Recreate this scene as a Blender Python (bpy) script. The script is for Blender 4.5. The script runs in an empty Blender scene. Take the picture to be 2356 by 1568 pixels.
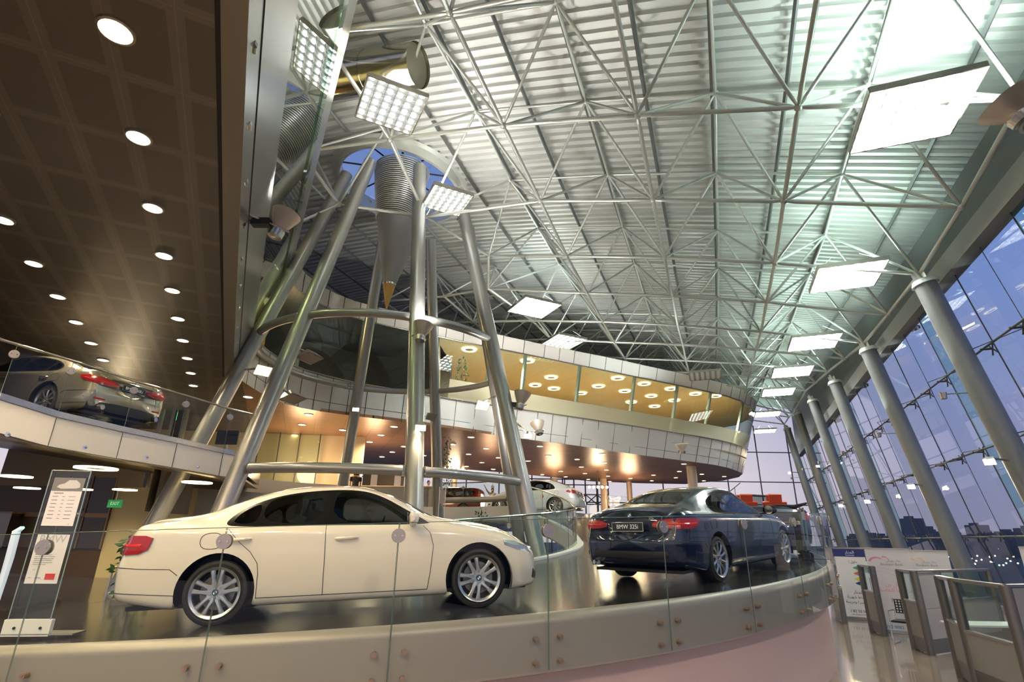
import bpy, bmesh, math, random
import numpy as np
from mathutils import Vector, Matrix
from mathutils.geometry import delaunay_2d_cdt
random.seed(7)
PI=math.pi
S=bpy.context.scene
COL=S.collection
# ------------------------------------------------------------------ camera
F=1244.;PX,PY=1178.,784.;HC=2.1
_v=np.array([1226-PX,-2617-PY,F]);_up=_v/np.linalg.norm(_v);_z=np.array([0,0,1.])
_fw=_z-_z@_up*_up;_fw/=np.linalg.norm(_fw);_rt=np.cross(_fw,_up);CM=np.array([_rt,_fw,_up])
cam=bpy.data.cameras.new('camera');co=bpy.data.objects.new('camera',cam);COL.objects.link(co)
cam.sensor_width=36;cam.lens=36*F/2356;cam.clip_end=3000;cam.clip_start=.05
_R=np.array([CM@[1,0,0],CM@[0,-1,0],CM@[0,0,-1]]).T
co.matrix_world=Matrix.Translation((0,0,HC))@Matrix(_R.tolist()).to_4x4()
S.camera=co
S.view_settings.view_transform='Standard';S.view_settings.look='None';S.view_settings.gamma=1
S.view_settings.use_curve_mapping=False;S.view_settings.exposure=0.0
# ------------------------------------------------------------------ world: dusk sky
W=bpy.data.worlds.new('dusk');S.world=W;W.use_nodes=True
nt=W.node_tree;nt.nodes.clear()
def N(t,typ,**k):
    n=t.nodes.new(typ)
    for a,b in k.items():
        if a in n.inputs: n.inputs[a].default_value=b
        else: setattr(n,a,b)
    return n
wo=N(nt,'ShaderNodeOutputWorld');bg=N(nt,'ShaderNodeBackground');tc=N(nt,'ShaderNodeTexCoord')
sx=N(nt,'ShaderNodeSeparateXYZ');nt.links.new(tc.outputs['Generated'],sx.inputs[0])
rz=N(nt,'ShaderNodeValToRGB');nt.links.new(sx.outputs['Z'],rz.inputs[0])
def ramp(n,st):
    e=n.color_ramp.elements
    while len(e)>1:e.remove(e[-1])
    e[0].position=st[0][0];e[0].color=(*st[0][1],1)
    for p,c in st[1:]:
        q=e.new(p);q.color=(*c,1)
ramp(rz,[(0,(.30,.30,.42)),(.12,(.29,.32,.52)),(.35,(.21,.31,.64)),(.75,(.12,.24,.62))])
rz2=N(nt,'ShaderNodeValToRGB');nt.links.new(sx.outputs['Z'],rz2.inputs[0])
ramp(rz2,[(0,(.78,.68,.72)),(.1,(.72,.66,.74)),(.3,(.4,.44,.66)),(.75,(.12,.24,.62))])
rx=N(nt,'ShaderNodeValToRGB');nt.links.new(sx.outputs['X'],rx.inputs[0])
ramp(rx,[(.38,(0,0,0)),(.62,(1,1,1))])
mx=N(nt,'ShaderNodeMix',data_type='RGBA');nt.links.new(rx.outputs[0],mx.inputs[0])
nt.links.new(rz2.outputs[0],mx.inputs[6]);nt.links.new(rz.outputs[0],mx.inputs[7])
nt.links.new(mx.outputs[2],bg.inputs[0]);bg.inputs[1].default_value=1.0;nt.links.new(bg.outputs[0],wo.inputs[0])
# ------------------------------------------------------------------ helpers
def ray(x,y): return CM@np.array([x-PX,y-PY,F])
def at(x,y,Y=None,z=None,r=None,plane=None):
    d=ray(x,y)
    if Y is not None:k=Y/d[1]
    elif z is not None:k=(z-HC)/d[2]
    elif r is not None:k=r/math.hypot(d[0],d[1])
    else:
        n,p=plane;k=((p-np.array([0,0,HC]))@n)/(d@n)
    return d*k+np.array([0,0,HC])
def pj(P):
    c=CM.T@(np.asarray(P,float)-[0,0,HC]);return np.array([c[0]/c[2]*F+PX,c[1]/c[2]*F+PY])
def V(*a):return np.array(a,float)
def unit(v):v=np.asarray(v,float);return v/np.linalg.norm(v)
def frame(d):
    d=unit(d);a=V(0,0,1) if abs(d[2])<.9 else V(1,0,0)
    u=unit(np.cross(d,a));return u,np.cross(d,u)
MATS={}
def mat(name,col=(.5,.5,.5),rough=.5,metal=0,coat=0,emit=None,es=0,spec=.5,noise=None,bump=None,alpha=None):
    if name in MATS:return MATS[name]
    m=bpy.data.materials.new(name);m.use_nodes=True;t=m.node_tree;b=t.nodes['Principled BSDF']
    b.inputs['Base Color'].default_value=(*col,1);b.inputs['Roughness'].default_value=rough
    b.inputs['Metallic'].default_value=metal;b.inputs['Coat Weight'].default_value=coat
    b.inputs['Coat Roughness'].default_value=.03;b.inputs['Specular IOR Level'].default_value=spec
    if emit:b.inputs['Emission Color'].default_value=(*emit,1);b.inputs['Emission Strength'].default_value=es
    if noise:
        sc,amt=noise;n=N(t,'ShaderNodeTexNoise');n.inputs['Scale'].default_value=sc;n.inputs['Detail'].default_value=5
        tcn=N(t,'ShaderNodeTexCoord');t.links.new(tcn.outputs['Object'],n.inputs['Vector'])
        mm=N(t,'ShaderNodeMix',data_type='RGBA');mm.inputs[6].default_value=(*[c*(1-amt) for c in col],1);mm.inputs[7].default_value=(*[min(1,c*(1+amt)) for c in col],1)
        t.links.new(n.outputs[0],mm.inputs[0]);t.links.new(mm.outputs[2],b.inputs['Base Color'])
        if bump:
            bn=N(t,'ShaderNodeBump');bn.inputs['Strength'].default_value=bump;bn.inputs['Distance'].default_value=.01
            t.links.new(n.outputs[0],bn.inputs['Height']);t.links.new(bn.outputs[0],b.inputs['Normal'])
    MATS[name]=m;return m
def glassm(name,tint=(.9,.97,.95),refl=.08,rough=0.0,fres=1.45,frost=0,fcol=(.8,.8,.6)):
    if name in MATS:return MATS[name]
    m=bpy.data.materials.new(name);m.use_nodes=True;t=m.node_tree;t.nodes.clear()
    o=N(t,'ShaderNodeOutputMaterial');tr=N(t,'ShaderNodeBsdfTransparent');tr.inputs[0].default_value=(*tint,1)
    gl=N(t,'ShaderNodeBsdfGlossy');gl.inputs['Roughness'].default_value=rough
    lw=N(t,'ShaderNodeLayerWeight');lw.inputs[0].default_value=.5
    pw=N(t,'ShaderNodeMath',operation='POWER');pw.inputs[1].default_value=4.5;t.links.new(lw.outputs['Facing'],pw.inputs[0])
    ad=N(t,'ShaderNodeMath',operation='MULTIPLY_ADD');ad.inputs[1].default_value=.9;ad.inputs[2].default_value=refl+.02;ad.use_clamp=True
    t.links.new(pw.outputs[0],ad.inputs[0]);mi=N(t,'ShaderNodeMixShader');t.links.new(ad.outputs[0],mi.inputs[0])
    base=tr
    if frost:
        df=N(t,'ShaderNodeBsdfDiffuse');df.inputs[0].default_value=(*fcol,1);m2=N(t,'ShaderNodeMixShader');m2.inputs[0].default_value=frost
        t.links.new(tr.outputs[0],m2.inputs[1]);t.links.new(df.outputs[0],m2.inputs[2]);base=m2
    t.links.new(base.outputs[0],mi.inputs[1]);t.links.new(gl.outputs[0],mi.inputs[2]);t.links.new(mi.outputs[0],o.inputs[0])
    MATS[name]=m;return m
def tiles(name,col,gap,sx,sy,rough=.3,rot=0,metal=0,w=.004,inner=None,coat=0,var=.08,off=0):
    """grid of rectangular tiles in world XY with thin joints"""
    if name in MATS:return MATS[name]
    m=bpy.data.materials.new(name);m.use_nodes=True;t=m.node_tree;b=t.nodes['Principled BSDF']
    b.inputs['Roughness'].default_value=rough;b.inputs['Metallic'].default_value=metal;b.inputs['Coat Weight'].default_value=coat;b.inputs['Coat Roughness'].default_value=.05
    g=N(t,'ShaderNodeNewGeometry');mp=N(t,'ShaderNodeMapping');mp.inputs['Rotation'].default_value=(0,0,rot)
    t.links.new(g.outputs['Position'],mp.inputs[0])
    br=N(t,'ShaderNodeTexBrick');br.offset=off;br.squash=1
    br.inputs['Color1'].default_value=(*[c*(1-var) for c in col],1);br.inputs['Color2'].default_value=(*[c*(1+var) for c in col],1)
    br.inputs['Mortar'].default_value=(*gap,1);br.inputs['Scale'].default_value=1;br.inputs['Mortar Size'].default_value=w
    br.inputs['Brick Width'].default_value=sx;br.inputs['Row Height'].default_value=sy;br.inputs['Mortar Smooth'].default_value=0
    t.links.new(mp.outputs[0],br.inputs[0]);out=br.outputs[0]
    if inner:
        br2=N(t,'ShaderNodeTexBrick');br2.offset=off;br2.squash=1
        br2.inputs['Color1'].default_value=(*inner,1);br2.inputs['Color2'].default_value=(*inner,1);br2.inputs['Mortar'].default_value=(*col,1)
        br2.inputs['Scale'].default_value=1;br2.inputs['Mortar Size'].default_value=min(sx,sy)*.13;br2.inputs['Brick Width'].default_value=sx;br2.inputs['Row Height'].default_value=sy;br2.inputs['Mortar Smooth'].default_value=0
        t.links.new(mp.outputs[0],br2.inputs[0])
        mm=N(t,'ShaderNodeMix',data_type='RGBA',blend_type='MIX');t.links.new(br.outputs[1],mm.inputs[0]);t.links.new(br2.outputs[0],mm.inputs[6]);mm.inputs[7].default_value=(*gap,1);out=mm.outputs[2]
    t.links.new(out,b.inputs['Base Color'])
    MATS[name]=m;return m
MW={}   # world matrices of roots
def link(o,label=None,cat=None,group=None,kind=None):
    COL.objects.link(o)
    return tag(o,label,cat,group,kind)
def tag(o,label=None,cat=None,group=None,kind=None):
    if label:o['label']=label
    if cat:o['category']=cat
    if group:o['group']=group
    if kind:o['kind']=kind
    return o
def root(name,label,cat,loc=(0,0,0),rot=None,group=None,kind=None):
    o=bpy.data.objects.new(name,None);o.empty_display_size=.1
    m=Matrix.Translation(Vector([float(a) for a in loc]))
    if rot is not None:m=m@rot.to_4x4()
    o.matrix_world=m;MW[o.name]=m;link(o,label,cat,group,kind);return o
class MB:
    def __init__(s):s.v=[];s.f=[];s.m=[];s.cm=0
    def add(s,vs,fs):
        b=len(s.v);s.v+=[tuple(map(float,q)) for q in vs];s.f+=[tuple(b+i for i in q) for q in fs];s.m+=[s.cm]*len(fs);return s
    def box(s,c,sz,ax=None,):
        c=np.asarray(c,float);h=np.asarray(sz,float)/2
        A=np.eye(3) if ax is None else np.asarray(ax,float)  # rows = axes
        vs=[c+A[0]*h[0]*i+A[1]*h[1]*j+A[2]*h[2]*k for i in(-1,1) for j in(-1,1) for k in(-1,1)]
        return s.add(vs,[(0,1,3,2),(4,6,7,5),(0,4,5,1),(2,3,7,6),(0,2,6,4),(1,5,7,3)])
    def tube(s,p0,p1,r,n=8,r1=None,cap=True):
        p0=np.asarray(p0,float);p1=np.asarray(p1,float);u,w=frame(p1-p0);r1=r if r1 is None else r1
        vs=[];
        for p,q in((p0,r),(p1,r1)):
            vs+=[p+(u*math.cos(2*PI*i/n)+w*math.sin(2*PI*i/n))*q for i in range(n)]
        fs=[(i,(i+1)%n,n+(i+1)%n,n+i) for i in range(n)]
        if cap:fs+=[tuple(range(n))[::-1],tuple(range(n,2*n))]
        return s.add(vs,fs)
    def path(s,pts,r,n=8,closed=False):
        pts=[np.asarray(p,float) for p in pts];k=len(pts);vs=[];pu=None
        for i,p in enumerate(pts):
            a=pts[i-1] if (i>0 or closed) else p;b=pts[(i+1)%k] if (i<k-1 or closed) else p
            d=unit(b-a)
            if pu is None:u,w=frame(d)
            else:
                u=unit(pu-(pu@d)*d);w=np.cross(d,u)
            pu=u
            rr=r[i] if hasattr(r,'__len__') else r
            vs+=[p+(u*math.cos(2*PI*j/n)+w*math.sin(2*PI*j/n))*rr for j in range(n)]
        fs=[]
        for i in range(k if closed else k-1):
            for j in range(n):
                a=i*n;b=((i+1)%k)*n;fs.append((a+j,a+(j+1)%n,b+(j+1)%n,b+j))
        if not closed:fs+=[tuple(range(n))[::-1],tuple(range((k-1)*n,k*n))]
        return s.add(vs,fs)
    def lathe(s,prof,o=(0,0,0),ax=(0,0,1),n=24,closed=False,a0=0,a1=2*PI):
        o=np.asarray(o,float);ax=unit(ax);u,w=frame(ax);k=len(prof);full=abs(a1-a0-2*PI)<1e-6;m=n if full else n+1
        vs=[o+ax*z+(u*math.cos(a0+(a1-a0)*i/n)+w*math.sin(a0+(a1-a0)*i/n))*r for i in range(m) for r,z in prof]
        fs=[]
        for i in range(n):
            a=i*k;b=((i+1)%m)*k
            for j in range(k if closed else k-1):
                fs.append((a+j,a+(j+1)%k,b+(j+1)%k,b+j))
        return s.add(vs,fs)
    def disc(s,c,ax,r,th,n=20): return s.tube(np.asarray(c,float)-unit(ax)*th/2,np.asarray(c,float)+unit(ax)*th/2,r,n)
    def quad(s,a,b,c,d):return s.add([a,b,c,d],[(0,1,2,3)])
    def slab(s,pts,off):
        """closed prism from polygon pts extruded by off vector"""
        pts=[np.asarray(p,float) for p in pts];k=len(pts);off=np.asarray(off,float)
        return s.add(pts+[p+off for p in pts],[tuple(range(k))[::-1],tuple(range(k,2*k))]+[(i,(i+1)%k,k+(i+1)%k,k+i) for i in range(k)])
    def loft(s,rows,close=False):
        n=len(rows[0]);vs=[p for r in rows for p in r]
        fs=[(i*n+j,i*n+(j+1)%n,(i+1)*n+(j+1)%n,(i+1)*n+j) for i in range(len(rows)-1) for j in range(n if close else n-1)]
        return s.add(vs,fs)
    def sphere(s,c,r,n=10,m=6):
        return s.lathe([(max(1e-4,r*math.sin(PI*i/m)),-r*math.cos(PI*i/m)) for i in range(m+1)],c,(0,0,1),n)
    def build(s,name,m,parent=None,label=None,cat=None,group=None,kind=None,smooth=False,local=False,tri=False):
        me=bpy.data.meshes.new(name);vs=s.v
        rt=parent
        while rt is not None and rt.parent is not None:rt=rt.parent
        if rt is not None and not local and rt.name in MW:
            mi=np.array(MW[rt.name].inverted());A=np.array(s.v);A=A@mi[:3,:3].T+mi[:3,3];vs=A.tolist()
        me.from_pydata(vs,[],s.f)
        for q in (m if isinstance(m,(list,tuple)) else [m]):me.materials.append(q)
        if isinstance(m,(list,tuple)):me.polygons.foreach_set('material_index',s.m)
        bm=bmesh.new();bm.from_mesh(me)
        if tri:bmesh.ops.triangulate(bm,faces=bm.faces)
        bmesh.ops.recalc_face_normals(bm,faces=bm.faces);bm.to_mesh(me);bm.free()
        if smooth:
            me.polygons.foreach_set('use_smooth',[True]*len(me.polygons))
            try:me.set_sharp_from_angle(angle=math.radians(smooth if smooth is not True else 40))
            except Exception:pass
        o=bpy.data.objects.new(name,me)
        if parent is not None:o.parent=parent
        link(o,label,cat,group,kind);return o
def copytree(o,parent=None):
    c=o.copy();COL.objects.link(c);c.parent=parent
    for ch in o.children:copytree(ch,c)
    return c
def arealight(name,loc,d,size,power,col,spread=None,shape='SQUARE',sy=None):
    l=bpy.data.lights.new(name,'AREA');l.energy=power;l.color=col;l.shape=shape;l.size=size
    if sy:l.shape='RECTANGLE';l.size_y=sy
    if spread:l.spread=spread
    o=bpy.data.objects.new(name,l);COL.objects.link(o);o.location=Vector([float(a) for a in loc])
    o.rotation_euler=Vector([float(a) for a in d]).to_track_quat('-Z','Y').to_euler();return o
def spotlight(name,loc,d,power,col,ang,blend=.6,rad=.08):
    l=bpy.data.lights.new(name,'SPOT');l.energy=power;l.color=col;l.spot_size=ang;l.spot_blend=blend;l.shadow_soft_size=rad
    o=bpy.data.objects.new(name,l);COL.objects.link(o);o.location=Vector([float(a) for a in loc])
    o.rotation_euler=Vector([float(a) for a in d]).to_track_quat('-Z','Y').to_euler();return o
def pointlight(name,loc,power,col,rad=.1):
    l=bpy.data.lights.new(name,'POINT');l.energy=power;l.color=col;l.shadow_soft_size=rad
    o=bpy.data.objects.new(name,l);COL.objects.link(o);o.location=Vector([float(a) for a in loc]);return o
WARM=(1,.66,.36);WARM2=(1,.78,.5);COOL=(.86,1,.95);WHITE=(1,.97,.9)
# ------------------------------------------------------------------ shared geometry of the hall
ADIR=unit([-.443,.8965,0]);BDIR=unit([.8966,.4429,0]);UP=V(0,0,1)
ZC=6.6
C0=V(-4.1,17.3)
def zr(th):   # ramp height at angle in degrees
    return max(.82,1.225+.0095*(th+85)) if th<=0 else min(3.25,2.0325+.0245*th)
def rp(r,th,dz=0):
    a=math.radians(th);return V(C0[0]+r*math.cos(a),C0[1]+r*math.sin(a),zr(th)+dz)
RP=[-0.3540625396538538,3.504216030320617,11.638939603364689,10.177288263970507,-0.21510273832994647,-0.05182209458578398,-0.01850866104278585,0.018811561898210954,0.6303807842688786,0.9588861473298165,0.006722648169882968,-0.0008772809351505933,0.0024536852010014335,0.0003151811349657676,0.13719076994302404,-0.031847486619099453,0.005192991170806275]
E1=V(math.cos(RP[0]),math.sin(RP[0]),0);E2=V(-math.sin(RP[0]),math.cos(RP[0]),0)
def lat(i,j,h=0):
    yaw,ox,oy,oz,g1,g2,a,b,hh,r,cxy,c3,kx,ai3,tx,ty,ki=RP
    i=i-1;j=j-2;c,s=math.cos(yaw),math.sin(yaw)
    je=j if j<8 else 8+(j-8)
    u=i+ki*i*i;v=r*j+kx*j*j
    zz=g1*i+g2*j+a*i*i+b*j*j+cxy*i*j+c3*j**3+ai3*i**3
    if j>9:
        j9=9;d=g2+2*b*j9+cxy*i+3*c3*j9*j9;zz=g1*i+g2*j9+a*i*i+b*81+cxy*i*j9+c3*729+ai3*i**3+d*.25*(j-9)
    P=V(ox+3*(u*c-v*s)+h*tx,oy+3*(u*s+v*c)+h*ty,oz+3*zz+h*hh*3)
    return (P-V(0,0,HC))*1.1+V(0,0,HC)
# ------------------------------------------------------------------ materials
M_floor=tiles('beige_floor_tiles',(.30,.235,.18),(.12,.1,.09),.6,.6,.12,.3,coat=.4,w=.006)
M_ramp=tiles('dark_ramp_tiles',(.028,.028,.026),(.06,.055,.045),.9,.9,.16,.2,coat=.12,w=.005,var=.25)
M_fascia=mat('fascia_grey',(.37,.33,.28),.42,.35,noise=(60,.04))
M_pink=mat('warm_plaster',(.62,.48,.42),.6)
M_strip=mat('brushed_strip',(.62,.58,.52),.25,.9)
M_panel=mat('white_panel',(.90,.87,.82),.4,0)
M_panelmetal=mat('satin_wall_panel',(.55,.56,.55),.22,.75)
M_seam=mat('dark_seam',(.02,.02,.02),.8)
M_steel=mat('silver_painted_steel',(.42,.42,.40),.33,.65)
M_steelpale=mat('pale_truss_steel',(.62,.64,.60),.35,.5)
M_chrome=mat('chrome',(.75,.75,.73),.12,1)
M_deck=mat('roof_deck_sheet',(.62,.63,.61),.45,.3)
M_black=mat('black_plastic',(.015,.015,.016),.4)
M_dark=mat('dark_grey',(.07,.07,.07),.5)
M_ceilL=tiles('perforated_ceiling',(.19,.16,.13),(.235,.20,.165),1.15,.6,.45,math.atan2(ADIR[1],ADIR[0])*-1,metal=.3,w=.006,inner=(.145,.12,.095),var=.03)
M_ceilR=tiles('warm_lit_ceiling',(.42,.24,.14),(.05,.025,.015),1.2,.6,.33,-.35,metal=.45,w=.006,var=.1)  # same panels as the left ceiling; warm reflected light put into the colour
M_yell=mat('cream_wall',(.75,.62,.36),.6)
M_glass=glassm('clear_glass',(.9,.95,.93),.015)
M_glassg=glassm('greenish_glass',(.78,.88,.84),.06)
M_glassw=glassm('facade_glass',(.90,.93,.97),.02)
M_glassteal=glassm('teal_facade_glass',(.55,.80,.78),.06)
M_frost=glassm('frosted_glass',(.9,.9,.7),.05,frost=.85,fcol=(.9,.86,.6))
M_lampW=mat('warm_lamp',(1,1,1),.5,emit=(1,.74,.42),es=9)
M_lampN=mat('neutral_lamp',(1,1,1),.5,emit=(1,.93,.74),es=8)
M_lampF=mat('flood_lamp',(1,1,1),.5,emit=(1,.8,.5),es=60)
M_lampC=mat('cool_lamp',(1,1,1),.5,emit=(.93,1,.97),es=9)
# ------------------------------------------------------------------ lower floor
def gline(j):
    p=lat(3,j)+E1*2.75;p[2]=0;return p
_G=[gline(j) for j in np.arange(-5,15.1,1)]
MB().slab([V(-40,-20,-.2),V(_G[0][0],-20,-.2)]+[p-UP*.2 for p in _G]+[V(-40,52,-.2)],(0,0,.2)).build('floor',M_floor,kind='structure',tri=True)
# ramp slab
def ramp_slab():
    m=MB();rows=[];RI,RO=6.1,12.0
    for k in range(0,140):
        th=-205+k*2.6
        rows.append([rp(RI,th,-.45),rp(RI,th,0),rp(RO-.10,th,0)])
    m.loft(rows);m.build('floor_ramp',M_ramp,kind='structure',smooth=30)
    m=MB();rows=[]
    for k in range(0,279):
        th=-205+k*1.3
        prof=[(RO-.10,0.0)]+[(RO-.10+.10*math.sin(a),-.10+.10*math.cos(a)) for a in [i*PI/2/6 for i in range(7)]]+[(RO,-.53),(RO-.06,-.55),(RI,-.55),(RI,-.4)]
        rows.append([rp(r,th,z) for r,z in prof])
    m.loft(rows);m.build('trim_1',M_fascia,kind='structure',smooth=50)
    m=MB();rows=[]
    for k in range(0,100):
        th=-205+k*2.6;p=rp(RO-.22,th);rows.append([p*V(1,1,0),p+V(0,0,-.5)])
    m.loft(rows);m.build('wall_under_ramp',M_pink,kind='structure',smooth=50)
    # inner kerb
    m=MB();rows=[]
    for k in range(0,148):
        th=-140+k*2.0
        rows.append([rp(RI+.18,th,.002),rp(RI+.18,th,.05),rp(RI-.02,th,.05),rp(RI-.02,th,-.5)])
    m.loft(rows);m.build('trim_2',M_panel,kind='structure',smooth=40)
ramp_slab()
MB().box((-22.5,12,.74),(27,28,.14)).build('floor_lounge',M_ramp,kind='structure')
# ------------------------------------------------------------------ left upper floor
e2px=[(-330,838,8.0),(-150,874,8.1),(0,908,8.3),(133,950,9.0),(285,985,10.1),(409,1011,11.1),(514,1035,12.1),(572,1046,12.5)]
E2P=[at(x,y,Y=Yv) for x,y,Yv in e2px]
zt0=np.polyfit([p[1] for p in E2P],[p[2] for p in E2P],1)
print('E2P',np.round(E2P,2).tolist())
_c=V(-9.39,11.80,4.293)
def f2z(X,Y):
    # plane through mean edge line and silver car's rear axle
    return F2[0]+F2[1]*X+F2[2]*Y
_A=np.array([[1,*E2P[2][:2]],[1,*E2P[6][:2]],[1,*_c[:2]]]);F2=np.linalg.solve(_A,np.array([E2P[2][2],E2P[6][2],_c[2]]))
print('F2',F2)
def floor2():
    m=MB();back=[V(-9,20,0),V(-16,24,0),V(-26,20,0),V(-26,6,0)]
    poly=[V(p[0],p[1],0) for p in E2P]+back
    top=[V(p[0],p[1],f2z(p[0],p[1]) if k>=len(E2P) else E2P[k][2]) for k,p in enumerate(poly)]
    m.slab([p+V(0,0,-.02) for p in top],(0,0,-.4));m.build('floor_upper',M_ramp,kind='structure',tri=True)
    m=MB();m.loft([[p+V(0,0,.03),p+V(.03,-.02,.03),p+V(.03,-.02,-.07),p+V(0,0,-.07)] for p in E2P],close=True);m.build('trim_3',M_strip,kind='structure')
    m=MB();m.loft([[p+V(0,0,-.07),p+V(.01,-.01,-.075),p+V(.01,-.01,-.55),p+V(-.1,.05,-.56)] for p in E2P]);m.build('wall_upper_fascia',M_panel,kind='structure')
    m=MB();m.slab([p+V(0,0,-.56) for p in top],(0,0,.04));m.build('ceiling_lounge',tiles('lounge_ceiling',(.30,.24,.15),(.03,.02,.015),1.2,1.2,.35,.4,metal=.4,w=.006),kind='structure',tri=True)
    m=MB()
    for (xt,yt,xb,yb) in ((133,950,110,1024),(285,985,268,1052),(409,1011,396,1073),(514,1035,504,1090)):
        i=[a[0] for a in e2px].index(xt);p=E2P[i]+V(.014,-.014,0);m.tube(p+V(0,0,-.08),p+V(0,0,-.55),.006,4)
    m.build('trim_4',M_seam,kind='structure')
floor2()
# ------------------------------------------------------------------ soffits at ZC and office block
def yint(L,x):
    return float(np.interp(x,[a for a,b in L],[b for a,b in L]))
fTOP=[(600,470),(655,575),(690,621),(741,665.6),(805,691),(846,702),(1009,737),(1050,747),(1267,796),(1415,824),(1597,866),(1699,886),(1734,909),(1744,928)]
fWT=[(600,560),(640,620),(671,659),(741,705),(783,726),(869,745),(932,758),(1012,774),(1050,784),(1208,814),(1401,854),(1576,889),(1646,903),(1709,919),(1734,940),(1741,955)]
fFR=[(560,720),(600,770),(640,805),(693,825),(761,842),(827,855),(937,862),(1050,870),(1190,901.7),(1310,921),(1401,937),(1488,951),(1576,965),(1646,979),(1709,991),(1731,1003)]
fWB=[(545,745),(590,784),(601,794.6),(640,827),(693,851),(761,869),(827,884),(937,900),(1050,921),(1190,940),(1345,963),(1485,984),(1604,1003),(1674,1014),(1716,1030),(1726,1040)]
fBOT=[(530,848),(556,875),(598,904.5),(654.5,931),(732,946),(827,958),(934,970),(1017,983),(1124,997),(1190,1009),(1295.5,1019),(1471,1047),(1611,1063),(1680,1074),(1709,1089)]
xs=[556,575,598,625,655,690,732,780,827,880,934,975,1017,1070,1124,1190,1240,1295,1350,1410,1471,1540,1611,1650,1680,1697,1709]
sf=[(556,.17),(827,.13),(1200,.1),(1500,.13),(1709,.2)]
def frow(L,z,xb_list=xs,inset=0):
    out=[]
    for xb in xb_list:
        yb=yint(fBOT,xb);s=yint(sf,xb);x=xb;y=yb
        if L is not fBOT:
            for _ in range(12):
                y=yint(L,x);x=xb+s*(yb-y)
        out.append(at(x,y,z=z))
    return np.array(out)
def smoothrow(R,n=2):
    for _ in range(n):
        Q=R.copy();Q[1:-1]=.25*R[:-2]+.5*R[1:-1]+.25*R[2:];R=Q
    return R
ROW={k:smoothrow(frow(L,z)) for k,L,z in (('bot',fBOT,ZC),('wb',fWB,7.98),('fr',fFR,8.75),('wt',fWT,10.9),('top',fTOP,11.5))}
SB=[at(x,y,z=ZC) for x,y in ((1700,1097),(1664,1105),(1576,1113),(1471,1111),(1366,1107),(1295,1100),(1211,1091),(1050,1077))]
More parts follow.
